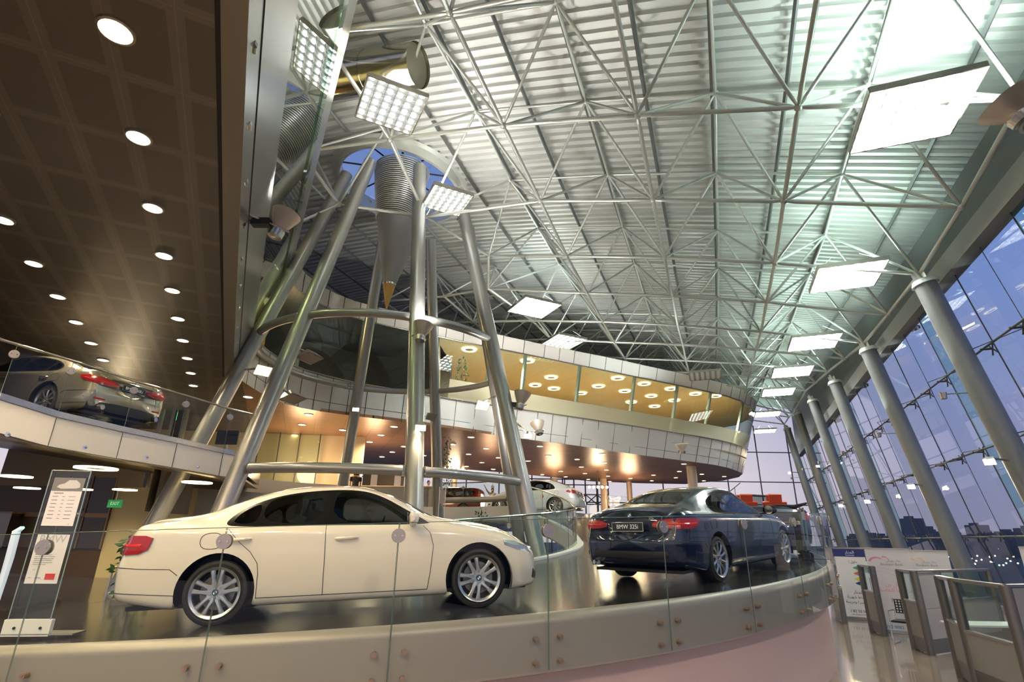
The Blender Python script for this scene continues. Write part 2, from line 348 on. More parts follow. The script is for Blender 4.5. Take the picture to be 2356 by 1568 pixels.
# extension around the nose for upper rows: same shape as soffit back edge
def office():
    nose=SB[:3]
    def ext(k):
        R=list(ROW[k]);d=R[-1]-ROW['bot'][-1]
        return R+[p+d for p in nose]
    B,WB,FR,WT,TP=[ext(k) for k in('bot','wb','fr','wt','top')]
    MB().loft([[a,b] for a,b in zip(B,WB)]).build('wall_office_fascia',M_panel,kind='structure',smooth=50)
    MB().loft([[a,b,b+V(0,.35,0)] for a,b in zip(WT,TP)]).build('wall_office_parapet',M_panel,kind='structure',smooth=50)
    i0=xs.index(1017)
    MB().loft([[a,b] for a,b in zip(WB[i0:],FR[i0:])]).build('window_1',M_frost,kind='structure',smooth=50)
    MB().loft([[a,b] for a,b in zip(FR[i0:],WT[i0:])]).build('window_2',M_glassg,kind='structure',smooth=50)
    MB().loft([[a,b] for a,b in zip(WB[:i0+1],WT[:i0+1])]).build('window_3',M_glassg,kind='structure',smooth=50)
    # fine seams
    m=MB()
    def seam(R1,R2,t,w=.012):
        k=min(len(R1)-2,int(t));f=t-k
        p=R1[k]*(1-f)+R1[k+1]*f;q=R2[k]*(1-f)+R2[k+1]*f;o=V(0,-.015,0)
        m.tube(p+o,q+o,w,4)
    t=.5
    while t<len(B)-1:
        seam(B,WB,t);seam(WT,TP,t);t+=.62 if t>15 else .85
    mid=[a*.72+b*.28+V(0,-.01,0) for a,b in zip(B,WB)];m.path(mid,.008,4)
    m.build('trim_5',M_seam,kind='structure')
    m=MB()
    for t in (4.2,7.5,13.6,15.05,17.3,19.4,20.9,22.2,24.3):
        k=int(t);f=t-k
        p=WB[k]*(1-f)+WB[k+1]*f;q=WT[k]*(1-f)+WT[k+1]*f;m.tube(p+V(0,.1,0),q+V(0,.1,0),.07 if t<14 else .10,4)
    m.build('trim_6',mat('mullion_teal',(.33,.42,.40),.4,.4),kind='structure')
    m=MB();m.path([p+V(0,-.05,0) for p in WB],.035,6);m.path([p+V(0,-.03,0) for p in WT],.03,6);m.build('trim_7',M_strip,kind='structure')
    # office interior
    i1=i0-1
    ce=[p+V(0,.15,0) for p in WT[i1:]];far=[V(ce[-1][0]-1,ce[-1][1]+8,10.9),V(0,48,10.9),V(-6,36,10.9)]
    MB().slab(ce+far,(0,0,.05)).build('ceiling_office',mat('office_ceiling',(.75,.62,.4),.6),kind='structure',tri=True)
    fl=[p*V(1,1,0)+V(-.25 if k_>15 else 0,.35,7.5) for k_,p in enumerate(WB[i1:len(B)-3])]+[p*V(1,1,0)+V(0,0,7.5) for p in far]
    MB().slab(fl,(0,0,-.05)).build('floor_office',mat('office_floor',(.35,.25,.14),.6),kind='structure',tri=True)
    wall=[p+V(-1.5,9.0,0) for p in WT[i1:len(B)-3:3]]
    MB().loft([[V(p[0],p[1],7.5),V(p[0],p[1],10.9)] for p in wall]).build('wall_office_back',M_yell,kind='structure')
    p=WT[i1];MB().loft([[V(p[0]+.2,p[1]+.2,7.5),V(p[0]+.2,p[1]+.2,10.9)],[V(p[0]-1,p[1]+12,7.5),V(p[0]-1,p[1]+12,10.9)]]).build('wall_office_partition',M_panel,kind='structure')
    # dim room behind the atrium glass, its unlit look put into dark colours
    rm=[p+unit(V(p[0]-C0[0],p[1]-C0[1],0))*4.5 for p in WT[:i0]]
    rm=[V(p[0],max(p[1],12),10.9) for p in rm]
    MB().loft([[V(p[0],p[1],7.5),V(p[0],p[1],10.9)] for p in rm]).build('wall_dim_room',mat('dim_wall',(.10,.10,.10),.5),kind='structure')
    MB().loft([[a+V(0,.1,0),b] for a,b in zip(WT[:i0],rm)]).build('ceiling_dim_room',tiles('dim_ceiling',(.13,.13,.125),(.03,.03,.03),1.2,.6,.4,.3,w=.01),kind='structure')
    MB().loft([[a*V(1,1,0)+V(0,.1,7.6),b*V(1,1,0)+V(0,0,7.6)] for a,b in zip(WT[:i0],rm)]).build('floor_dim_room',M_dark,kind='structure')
    MB().box((0,0,0),(.2,.2,.01)) 
office()
_q=[p+unit(V(p[0]-C0[0],p[1]-C0[1],0))*1.6 for p in ROW['wt'][:6]]
MB().loft([[V(p[0],p[1],7.6),V(p[0],p[1],10.8)] for p in _q[:5]]).build('wall_dim_orange',mat('orange_panel',(.62,.36,.12),.5),kind='structure')
pointlight('dim_room_fill',(_q[3]*.5+ROW['wt'][3]*.5)*V(1,1,0)+V(0,0,10.2),160,(1,.75,.4),.15)  # added fill light with no fixture, lighting the orange panel
# left wall edge points
WE0=at(570,0,z=ZC);WE1=at(536,868,z=ZC);WN=unit(BDIR*math.sin(math.radians(16))+UP*math.cos(math.radians(16)))
WS=WE0-ADIR*7
def soffit():
    B=[V(p[0],p[1],ZC) for p in ROW['bot']]+[V(p[0],p[1],ZC) for p in SB]
    # right soffit: from x index >=? full
    poly=B+[V(-10,44,ZC),V(-14,30,ZC)]
    MB().slab(poly,(0,0,.12)).build('ceiling_showroom',M_ceilR,kind='structure',tri=True)
    L=[WS,WE1,V(ROW['bot'][0][0],ROW['bot'][0][1],ZC),V(-14,30,ZC),V(-40,30,ZC),V(-40,-4,ZC)]
    MB().slab(L,(0,0,.12)).build('ceiling',M_ceilL,kind='structure',tri=True)
    # border panels and black shadow gap beside the edge
    g0=at(490,0,z=ZC)
    off=(g0-WE0)@BDIR
    a=WS+BDIR*off+UP*-.004;b=WE1+BDIR*off+UP*-.004
    MB().slab([a,b,b+BDIR*.05,a+BDIR*.05],(0,0,-.01)).build('trim_8',M_seam,kind='structure')
    MB().slab([a+BDIR*.05,b+BDIR*.05,WE1+UP*-.004,WS+UP*-.004],(0,0,-.02)).build('trim_9',mat('border_panel',(.26,.22,.18),.4,.3),kind='structure')
soffit()
def leftwall():
    def strip(t0,t1,m,name,th=.05):
        a,b=WS+WN*t0,WE1+WN*t0;c,d=WE1+WN*t1,WS+WN*t1;n=unit(np.cross(ADIR,WN))
        return MB().slab([a,b,c,d],-n*th).build(name,m,kind='structure')
    n=unit(np.cross(ADIR,WN))
    if n@BDIR<0:n=-n
    def st(t0,t1,m,name,th=.05,o=0):
        a,b=WS+WN*t0+n*o,WE1+WN*t0+n*o;c,d=WE1+WN*t1+n*o,WS+WN*t1+n*o
        return MB().slab([a,b,c,d],-n*th).build(name,m,kind='structure')
    st(0,.31,M_panelmetal,'wall_left',.1);st(.33,1.23,M_panelmetal,'wall_left_panels',.1)
    st(1.2,3.25,glassm('office_screen_glass',(.62,.72,.6),.22),'window_4',.02,-.03)
    # coping beam
    st(3.17,3.42,glassm('pale_edge_glass',(.8,.95,.9),.12),'window_5',.03,.0);st(3.42,3.96,M_panelmetal,'trim_10',.18)
    m=MB();L=(WE1-WS)@ADIR
    for s in np.arange(1,L,1.9):
        p=WS+ADIR*s+n*.004
        m.tube(p+WN*.0,p+WN*1.22,.006,4)
        m.tube(p+WN*3.43,p+WN*3.95,.006,4)
    m.tube(WS+WN*.32+n*.002,WE1+WN*.32+n*.002,.009,4)
    m.build('trim_11',M_seam,kind='structure')
    a=WS-n*2.5;b=WE1-n*2.5
    MB().slab([a+UP*.3,b+UP*.3,b+UP*6.6,a+UP*6.6],-n*.1).build('wall_left_inner',mat('inner_wall_olive',(.5,.48,.28),.6),kind='structure')
    MB().slab([WS-n*.1+WN*1.1,WE1-n*.1+WN*1.1,b+UP*1.1,a+UP*1.1],(0,0,-.05)).build('floor_left_inner',M_dark,kind='structure')
    cl=root('panel_clips','small metal clips in a row along the lower edge of the tall metal wall','clips',WE0)
    k=0
    for s in np.arange(.2,L,1.25):
        p=WS+ADIR*s+WN*.16+n*.02
        MB().tube(p-ADIR*.05,p+ADIR*.05,.02,8).box(p-ADIR*.07,(.03,.05,.05)).build('clip',M_chrome,cl);k+=1
    return n
WNRM=leftwall()
# ------------------------------------------------------------------ background walls, glazing
BW=at(217,1328,z=.82);BW2=at(60,1318,z=.82);BW3=at(372,1330,z=.82)
def lounge():
    d=unit((BW3-BW)*V(1,1,0));zb=3.5
    a=BW;b=BW+d*2.6
    MB().slab([V(a[0],a[1],.8),V(b[0],b[1],.8),V(b[0],b[1],zb),V(a[0],a[1],zb)],V(0,.15,0)).build('wall_lounge_right',M_yell,kind='structure')
    c=a-d*18
    MB().slab([V(c[0],c[1],.8),V(a[0],a[1],.8),V(a[0],a[1],zb),V(c[0],c[1],zb)],V(0,.15,0)).build('wall_lounge_left',mat('lounge_brown',(.10,.06,.03),.4),kind='structure')
    MB().slab([V(-22,24,0),V(-7,26,0),V(-7,26,ZC),V(-22,24,ZC)],V(0,.2,0)).build('wall_back_left',mat('warm_cream',(.62,.52,.34),.6),kind='structure')
    e=b+V(3.5,4,0)
    MB().slab([V(b[0],b[1],.8),V(e[0],e[1],.8),V(e[0],e[1],zb),V(b[0],b[1],zb)],V(.05,.15,0)).build('wall_lounge_back',mat('lounge_grey',(.3,.28,.25),.6),kind='structure')
    return d
LD=lounge()
# ------------------------------------------------------------------ roof deck
OC=V(-4.3,17.25);ORAD=2.25
def roof():
    m=MB();rows=[];js=[];per=.095
    j=-2.5
    while j<14.5:
        js+=[(j,0),(j+per*.42,0),(j+per*.5,.10),(j+per*.92,.10)];j+=per
    ii=np.concatenate([np.arange(-5.6,-3.4,.4),np.arange(-3.4,-.9,.07),np.arange(-.8,3.75,.4)])
    P=[[lat(i,jj,1)+V(0,0,.30+dz) for i in ii] for jj,dz in js]
    vs=[p for r in P for p in r];n=len(ii);fs=[]
    for a in range(len(P)-1):
        for b in range(n-1):
            q=[vs[a*n+b],vs[a*n+b+1],vs[(a+1)*n+b+1],vs[(a+1)*n+b]];c=sum(q)/4
            if math.hypot(c[0]-OC[0],c[1]-OC[1])<ORAD:continue
            fs.append((a*n+b,a*n+b+1,(a+1)*n+b+1,(a+1)*n+b))
    m.add(vs,fs);m.build('ceiling_roof_deck',M_deck,kind='structure')
    # purlins
    k=0
    for i in np.arange(-5.5,3.76,.5):
        m=MB();pts=[lat(i,j,1)+V(0,0,.14) for j in np.arange(-2.4,14.4,.8)]
        ok=[p for p in pts if math.hypot(p[0]-OC[0],p[1]-OC[1])>ORAD+.1]
        seg=[];cur=[]
        for p in pts:
            if math.hypot(p[0]-OC[0],p[1]-OC[1])>ORAD+.1:cur.append(p)
            else:
                if len(cur)>1:seg.append(cur)
                cur=[]
        if len(cur)>1:seg.append(cur)
        for s_ in seg:m.path(s_,.055,4)
        m.build('roof_purlin',mat('purlin_steel',(.16,.17,.17),.4,.5),label='long steel purlin running under the ribbed roof sheet away from viewer',cat='purlin',group='roof purlins under the deck')
    # oculus collar
    zt=lat(-2,2.5,1)[2]+.5
    def deckz(x,y):
        q=np.array([-2.,2.5])
        for _ in range(12):
            p=lat(q[0],q[1],1);J=np.array([(lat(q[0]+.01,q[1],1)-p)[:2]/.01,(lat(q[0],q[1]+.01,1)-p)[:2]/.01]).T
            q=q+np.linalg.solve(J,np.array([x,y])-p[:2])
        return lat(q[0],q[1],1)[2]+.30
    m=MB();rows=[]
    for k in range(49):
        t=2*PI*k/48;c,s_=math.cos(t),math.sin(t);z=deckz(OC[0]+ORAD*c,OC[1]+ORAD*s_)
        rows.append([V(OC[0]+r*c,OC[1]+r*s_,z+dz) for r,dz in((ORAD-.02,.25),(ORAD-.02,-.38),(ORAD+.08,-.38),(ORAD+.10,-.03),(ORAD+.32,-.03))])
    m.loft(rows)
    m.build('trim_12',M_steelpale,kind='structure',smooth=30)
    m=MB()
    for a in range(8):
        t=a*PI/4+.2;m.tube(V(OC[0]+ORAD*math.cos(t),OC[1]+ORAD*math.sin(t),zt+.3),V(OC[0]-ORAD*math.cos(t),OC[1]-ORAD*math.sin(t),zt+.3),.04,4)
    m.build('trim_13',M_dark,kind='structure')
    m=MB();m.disc((OC[0],OC[1],zt+.36),(0,0,1),ORAD+.2,.02,32);m.build('window_6',M_glassw,kind='structure')
roof()
# ------------------------------------------------------------------ space frame
OV={(0,0):(1034.7,29.8),(0,1):(1158,288.8),(1,1):(1466.5,265.5),(2,1):(1836.7,247),(-1,1):(897,321),(3,1):(2352,225),(0,2):(1243,462),(-1,2):(980,498.5),(-1,3):(1124,588),(-2,2):(780,470),(-1,4):(1123,663)}
for i,L in {2:[(1803,463),(1782.5,605),(1764,695),(1751,762),(1739,804),(1729.5,838),(1722,865),(1718,890)],1:[(1502,459.6),(1528.7,592.5),(1546.5,680),(1559,748),(1571,792),(1578,829),(1586,857)],3:[(2211.8,477),(2115,630.5),(2043,723.5),(1988,788),(1944.5,825),(1905.5,854),(1877,880),(1854,898),(1840,924),(1823,951)],0:[(1243,462),(1304,588.5),(1351,674),(1387,740),(1414,787),(1438,824)],-1:[None,None,None,(1225,737.5),(1268,780)]}.items():
    for k,v in enumerate(L):
        if v:OV[(i,2+k)]=v
OVT={(-.5,1.5):(1095,256),(.5,1.5):(1348,233),(1.5,1.5):(1645.6,214),(2.5,1.5):(1997,196),(.5,2.5):(1399,401.7),(1.5,2.5):(1648,397),(2.5,2.5):(1937,400.5),(-.5,2.5):(1174,415),(-.5,3.5):(1237.5,524),(.5,3.5):(1432.6,522),(1.5,3.5):(1652,529),(2.5,3.5):(1899,540),(1.5,4.5):(1653,616),(1.5,5.5):(1653,681.5),(1.5,6.5):(1653,731),(1.5,7.5):(1653,771),(2.5,4.5):(1865,628),(2.5,5.5):(1838.5,693),(2.5,6.5):(1821,741),(.5,4.5):(1459.7,605),(.5,5.5):(1482.6,679),(-.5,4.5):(1286,607),(-.5,.5):(980,56.6),(.5,.5):(1279.6,4.6)}
def bnode(i,j):
    P=lat(i,j)
    if (i,j) in OV:return at(*OV[(i,j)],Y=P[1] if (i,j)!=(-2,2) else 14.4)
    return P
def tnode(i,j):
    P=lat(i,j,1)
    return at(*OVT[(i,j)],Y=P[1]) if (i,j) in OVT else P
LUMNODES={}
def spaceframe():
    sf_=root('space_frame','pale steel tube space frame carrying the ribbed roof','roof truss',(5,20,10))
    bars=[];IR=range(-5,4);JR=range(-2,14)
    bad={(-2,3),(-3,3)}
    okb={(i,j) for i in IR for j in JR if (i,j) not in bad and not (i<-3 and j<3) and not(i<=-4 and j<5) and not(i==-3 and j<2)}
    okt={(i+.5,j+.5) for i in range(-5,4) for j in range(-3,14) if not(i<-3 and j<3) and not (i in(-3,-2) and j in(2,3)) and not(i==-4 and j<5) and i+.5<3.2}
    okt={q for q in okt if math.hypot(*(tnode(*q)[:2]-OC[:2]))>ORAD}
    for (i,j) in okb:
        p=bnode(i,j)
        for d in((1,0),(0,1)):
            q=(i+d[0],j+d[1])
            if q in okb:bars.append((p,bnode(*q),.052))
        for di in(-.5,.5):
            for dj in(-.5,.5):
                q=(i+di,j+dj)
                if q in okt:bars.append((p,tnode(*q),.040))
    for (i,j) in okt:
        for d in((1,0),(0,1)):
            q=(i+d[0],j+d[1])
            if q in okt:bars.append((tnode(i,j),tnode(*q),.042))
    def size(b):
        m=(b[0]+b[1])/2;a=[b[0]*(1-t)+b[1]*t for t in(.1,.5,.9)]
        if any((CM.T@(q-[0,0,HC]))[2]<1 for q in a):return 0
        A=[pj(q) for q in a];vis=sum(0<q[0]<2356 and 0<q[1]<1568 for q in A)
        d=np.linalg.norm(m-[0,0,HC]);return vis/3*np.linalg.norm(A[0]-A[2])*b[2]/d
    bars.sort(key=size,reverse=True)
    for b in bars[:100]:
        m=MB();u=unit(b[1]-b[0]);m.tube(b[0],b[0]+u*.22,.02,8,b[2]);m.tube(b[0]+u*.22,b[1]-u*.22,b[2],10);m.tube(b[1]-u*.22,b[1],b[2],8,.02)
        m.build('strut',M_steelpale,sf_,smooth=40)
    m=MB()
    for b in bars[100:]:m.tube(b[0],b[1],b[2],6)
    m.build('strut',M_steelpale,sf_,kind='stuff',smooth=40)
    nod=sorted([bnode(*q) for q in okb]+[tnode(*q) for q in okt],key=lambda p:np.linalg.norm(p-[2,6,8]))
    for p in nod[:60]:MB().sphere(p,.085).build('node_joint',M_steelpale,sf_,smooth=True)
    m=MB()
    for p in nod[60:]:m.sphere(p,.08,6,4)
    m.build('node_joint',M_steelpale,sf_,kind='stuff')
    return okb
spaceframe()
# ------------------------------------------------------------------ tripod legs
LEG=[(-9.12,13.5,-6.07,15.75),(-6.26,11.36,-4.96,14.91),(-1.77,11.44,-3.2,14.94),(1.19,13.97,-2.05,15.93),(.92,20.81,-2.15,18.6),(-2.57,23.19,-3.51,19.53),(-7.01,22.68,-5.25,19.33)]
LPX=[[(795,406),(378,1161)],[(845,389),(540,1107)],[(965,411),(951.6,1179)],[(1069,504),(1213,1162)],[(1085,560),(1182,1162)],[(990,532),(1006,1107)],[(880,560),(790,1107)]]
def legpt(k,z):
    """point on leg k at height z, pinned to the measured centre line"""
    x0,y0,x1,y1=LEG[k];t=z/13.5;return V(x0+(x1-x0)*t,y0+(y1-y0)*t,z)
LL=[]
for k in range(7):
    # refine: two measured pixels, depth from the fitted cone
    (ax,ay),(bx,by)=LPX[k]
    def solve(px,py):
        best=None
        for z in np.arange(1,14,.05):
            p=legpt(k,z);q=pj(p);e=abs(q[1]-py)
            if best is None or e<best[0]:best=(e,p)
        return at(px,py,Y=best[1][1])
    a,b=solve(ax,ay),solve(bx,by);LL.append((a,b))
def leg(k,z):
    a,b=LL[k];t=(z-b[2])/(a[2]-b[2]);return b+(a-b)*t
LN=['thick silver leaning tube leg leftmost of the tripod, crossing the dark ceiling edge','thick silver leaning tube leg behind the white sedan rear roof, second from left','thick silver upright tube leg in the middle, carrying a reflector floodlight','thick silver leaning tube leg right of the white sedan bonnet, foremost on the right','thinner looking silver tube leg just behind the right foremost leg','silver tube leg standing behind right of the middle leg','silver tube leg behind left, seen left of the hanging cone']
LEGO=[]
ztops=[14.0,13.9,13.7,13.5,13.6,13.6,13.8]
for k in range(7):
    b0=leg(k,0.0);t0=leg(k,ztops[k])
    r_=root('tripod_leg',LN[k],'column',b0,group='leaning legs of the central tower')
    MB().tube(b0,t0,.21,32).build('shaft',M_steel,r_,smooth=40)
    MB().disc(b0+V(0,0,.02),(0,0,1),.4,.04,24).build('base_plate',M_steel,r_);LEGO.append(r_)
def ringseg(k0,k1,z,label,bulge=None,r=.115):
    a,b=leg(k0,z),leg(k1,z);c=V(C0[0]-.0,17.15,z)
    ra=np.linalg.norm((a-c)[:2]);rb=np.linalg.norm((b-c)[:2])
    t0=math.atan2(a[1]-c[1],a[0]-c[0]);t1=math.atan2(b[1]-c[1],b[0]-c[0])
    while t1<t0-PI:t1+=2*PI
    while t1>t0+PI:t1-=2*PI
    pts=[]
    n=14
    for i in range(n+1):
        s=i/n;s2=.07+.86*s;rr=ra+(rb-ra)*s2;t=t0+(t1-t0)*s2;pts.append(V(c[0]+rr*math.cos(t),c[1]+rr*math.sin(t),z))
    o=root('ring_beam',label,'beam',pts[0],group='curved tubes tying the tower legs')
    MB().path(pts,r,16).build('tube',M_steel,o,smooth=40)
    for e,q,f in((0,a,pts[1]),(-1,b,pts[-2])):
        p=pts[e];d=unit(q-p);u,w=frame(d)
        m=MB();m.box(p+d*.1,(.34,.05,.2),[d,w,V(0,0,1)] if abs(d[2])<.9 else None);
        m.build('splice_plate',M_steel,o)
        m=MB()
        for sx_ in(-.1,0,.1):
            for sz in(-.05,.05):
                c_=p+d*(.1+sx_)+V(0,0,sz);s_=unit(np.cross(d,V(0,0,1)));
                m.tube(c_-s_*.05,c_+s_*.05,.018,6)
        m.build('bolt_group',M_chrome,o)
Z1,Z2=7.63,3.49
ringseg(0,1,Z1,'short upper curved tube between the two left tower legs')
ringseg(1,2,Z1,'long upper curved tube below the yellow cone tip')
ringseg(2,3,Z1,'upper curved tube from middle leg to right foremost leg')
ringseg(6,0,Z1,'upper back curved tube in front of the dark office glass, left',r=.11)
ringseg(5,6,Z1,'upper back curved tube in front of the dark office glass, middle',r=.11)
ringseg(4,5,Z1,'upper back curved tube in front of the office glass, right',r=.11)
ringseg(1,2,Z2,'lower curved tube above the white sedan roof')
ringseg(2,3,Z2,'lower curved tube from middle leg toward right foremost leg')
ringseg(4,5,Z2,'lower back curved tube behind the white sedan bonnet',r=.11)
# ------------------------------------------------------------------ hanging cone
def cone():
    c=V(*at(888.5,715,Y=17.0));
    def row(xl,xr,y):
        a=at(xl,y,Y=17.0);b=at(xr,y,Y=17.0);return ((a+b)/2,np.linalg.norm(a-b)/2)
    tip=at(888.5,715,Y=17.0);R=[row(881,910,655),row(872,945,575),row(868.8,948.5,505)]
    o=root('hanging_cone','big grey hanging cone with ribbed top and yellow tip','cone',tip)
    def circ(P,n=36):
        q,r=P;return [q+V(r*math.cos(2*PI*i/n),r*math.sin(2*PI*i/n),0) for i in range(n)]
    MB().loft([circ((tip,.01)),circ(R[0])],close=True).build('tip',mat('ochre_paint',(.62,.38,.10),.5),o,'yellow pointed tip',smooth=30)
    MB().loft([circ(R[0]),circ(R[1]),circ(R[2])],close=True).build('body',mat('cone_grey',(.34,.34,.35),.5,.2),o,smooth=30)
    MB().lathe([(R[0][1]+.01,R[0][0][2]-.03),(R[0][1]+.02,R[0][0][2]+.03)],(R[0][0][0],R[0][0][1],0),(0,0,1),36).build('collar',M_chrome,o)
    top=row(862,990,392);n=28;rr=R[2][1]*1.05
    for i in range(n):
        s=i/n;q=R[2][0]*(1-s)+top[0]*s;rad=rr*(1-s)+top[1]*.97*s
        MB().path([q+V(rad*math.cos(2*PI*a/36),rad*math.sin(2*PI*a/36),0) for a in range(36)],.028,5,closed=True).build('rib_ring',M_steelpale,o,smooth=40)
    MB().loft([circ((R[2][0],rr*.72)),circ((top[0],top[1]*.75))],close=True).build('core',M_dark,o,smooth=30)
cone()
# ------------------------------------------------------------------ duct top left
def duct():
    a=at(963,150,Y=10.6);b=a-E1*6+UP*1.1
    o=root('air_duct','fat shiny round metal duct end at top left under the roof','duct',a)
    MB().tube(b,a,.56,40,cap=False).build('pipe',mat('shiny_duct',(.5,.47,.40),.14,1),o,smooth=40)
    m=MB();m.disc(a-unit(a-b)*.1,a-b,.55,.02,40);m.build('end_grille',mat('grille_olive',(.35,.34,.24),.5),o)
    for s in(.25,.5,.75):
        c=b+(a-b)*s;MB().disc(c,a-b,.57,.04,40).build('joint_band',mat('shiny_duct'),o,smooth=40)
duct()
# ------------------------------------------------------------------ cars
def prof(L,x):return float(np.interp(x,[a for a,b in L],[b for a,b in L]))
def sprof(L):
    """smooth interpolation through profile points (monotone-ish cubic)"""
    X=np.array([a for a,b in L],float);Yv=np.array([b for a,b in L],float);d=np.diff(Yv)/np.diff(X);m=np.empty(len(X));m[0]=d[0];m[-1]=d[-1]
    for i in range(1,len(X)-1):m[i]=0 if d[i-1]*d[i]<=0 else 2*d[i-1]*d[i]/(d[i-1]+d[i])
    def f(x):
        x=min(max(x,X[0]),X[-1]);i=min(max(int(np.searchsorted(X,x)-1),0),len(X)-2);h=X[i+1]-X[i];t=(x-X[i])/h
        return (2*t**3-3*t*t+1)*Yv[i]+(t**3-2*t*t+t)*h*m[i]+(-2*t**3+3*t*t)*Yv[i+1]+(t**3-t*t)*h*m[i+1]
    return f
class Body:
    def __init__(s,D):
        s.D=D;s.top=sprof(D['top']);s.belt=sprof(D['belt']);s.ry=sprof(D['rail_y']);s.rz=sprof(D['rail_z']);s.wm=sprof(D['wmul']);s.bot=sprof(D['bot'])
        s.W=D['width']/2;s.x0,s.x1=D['x0'],D['x1']
    def ctrl(s,x):
        W=s.W*s.wm(x);b=s.bot(x);bl=s.belt(x);tp=s.top(x);rz=min(s.rz(x),tp-.01);ry=min(s.ry(x),W*.93)
        P=[(0,b),(W*.80,b),(W*.955,b+.01),(W*.985,b+.14),(W*1.0,(b+bl)*.5-.02),(W*.99,bl-.16),(W*.985,bl-.05),(W*.93,bl+.0),(W*.90,bl+.025)]
        g=max(0,min(1,(rz-bl-.05)/.15))
        y7=W*.90+(ry-W*.90)*.5;z7=bl+.025+(rz-bl-.025)*.55
        P+=[(y7,z7),(ry+.015,rz-.012),(ry-.02,rz+.012),(ry*.72,rz+(tp-rz)*.75),(ry*.36,tp-.004*1),(0,tp)]
        return P
    def raw(s,x,t):
        P=s.ctrl(x);n=len(P)
        # quadratic b-spline, clamped
        t=min(max(t,0),1)*(n-2);i=min(int(t),n-3);u=t-i
        def q(k):return np.array(P[k],float)
        a=q(0) if i==0 else (q(i)+q(i+1))/2
        b=q(i+1);c=q(n-1) if i==n-3 else (q(i+1)+q(i+2))/2
        return (1-u)**2*a+2*u*(1-u)*b+u*u*c
    def pt(s,x,t):
        x=min(max(x,s.x0),s.x1);p=s.raw(x,t);R=s.D.get('endr',.10);k=1
        for e in(x-s.x0,s.x1-x):
            if e<R:k*=.84+.16*math.sqrt(max(0,1-(1-e/R)**2))
        if k<1:
            zc=(s.bot(x)+s.belt(x))/2;p=np.array([p[0]*(1-(1-k)*.6),zc+(p[1]-zc)*k])
        X=x;LR=s.D.get('lean_r',0);LF=s.D.get('lean_f',0);zz=max(0,p[1]-.60)
        if LR and x<s.x0+.55:X+=LR*zz*(1-(x-s.x0)/.55)**1.3
        if LF and x>s.x1-.5:X-=LF*zz*(1-(s.x1-x)/.5)**1.3
        return V(X,p[0],p[1])
    def t_of_z(s,x,z):
        lo,hi=.12,.80
        for _ in range(24):
            m=(lo+hi)/2
            if s.pt(x,m)[2]<z:lo=m
            else:hi=m
        return (lo+hi)/2
    def t_of_y(s,x,y):
        lo,hi=.55,1.0
        for _ in range(24):
            m=(lo+hi)/2
            if s.pt(x,m)[1]>y:lo=m
            else:hi=m
        return (lo+hi)/2
    def wrap(s,end,u,z,off=0):
        """point on skin, u metres from centreline around the end"""
        key=(end,round(z,3))
        if key not in s.__dict__.setdefault('wc',{}):
            xe=s.x1 if end>0 else s.x0
            e0=s.pt(xe,s.t_of_z(xe,z));bg=s.D.get('bulge',.05)*end
            pts=[V(e0[0]+bg*(1-fr*fr),e0[1]*fr,z) for fr in np.linspace(0,.96,14)]
            for k in range(0,60):
                x=xe-end*(k/40)**1.6*.9
                p=s.pt(x,s.t_of_z(x,z));pts.append(V(p[0],p[1],z))
            # bow the flat end a little
            L=[0]
            for a,b in zip(pts,pts[1:]):L.append(L[-1]+np.linalg.norm(b-a))
            s.wc[key]=(pts,L)
        pts,L=s.wc[key];sg=1 if u>=0 else -1;u=abs(u)
        p=V(*[np.interp(u,L,[q[i] for q in pts]) for i in range(3)]);q=V(*[np.interp(u+.02,L,[q[i] for q in pts]) for i in range(3)]);
        d=q-p;d=d/max(1e-6,np.linalg.norm(d));n=V(d[1],-d[0],0)
        if end>0:n=V(abs(n[0]),abs(n[1]),0)
        else:n=V(-abs(n[0]),abs(n[1]),0)
        p=p+n*off;return V(p[0],p[1]*sg,p[2])
def dens(poly,step=.05,closed=True):
    out=[];n=len(poly)
    for i in range(n if closed else n-1):
        a=np.array(poly[i],float);b=np.array(poly[(i+1)%n],float);k=max(1,int(np.linalg.norm(b-a)/step))
        out+=[a+(b-a)*j/k for j in range(k)]
    if not closed:out.append(np.array(poly[-1],float))
    return out
def smoothpoly(P,it=1):
    P=[np.array(p,float) for p in P]
    for _ in range(it):
        Q=[]
        for i in range(len(P)):
            a,b=P[i],P[(i+1)%len(P)];Q+=[a*.75+b*.25,a*.25+b*.75]
        P=Q
    return P
def inpoly(x,y,P):
    c=False;j=len(P)-1
    for i in range(len(P)):
        if (P[i][1]>y)!=(P[j][1]>y) and x<(P[j][0]-P[i][0])*(y-P[i][1])/(P[j][1]-P[i][1])+P[i][0]:c=not c
        j=i
    return c
def roundel(m,c,n,up,r):
    pass
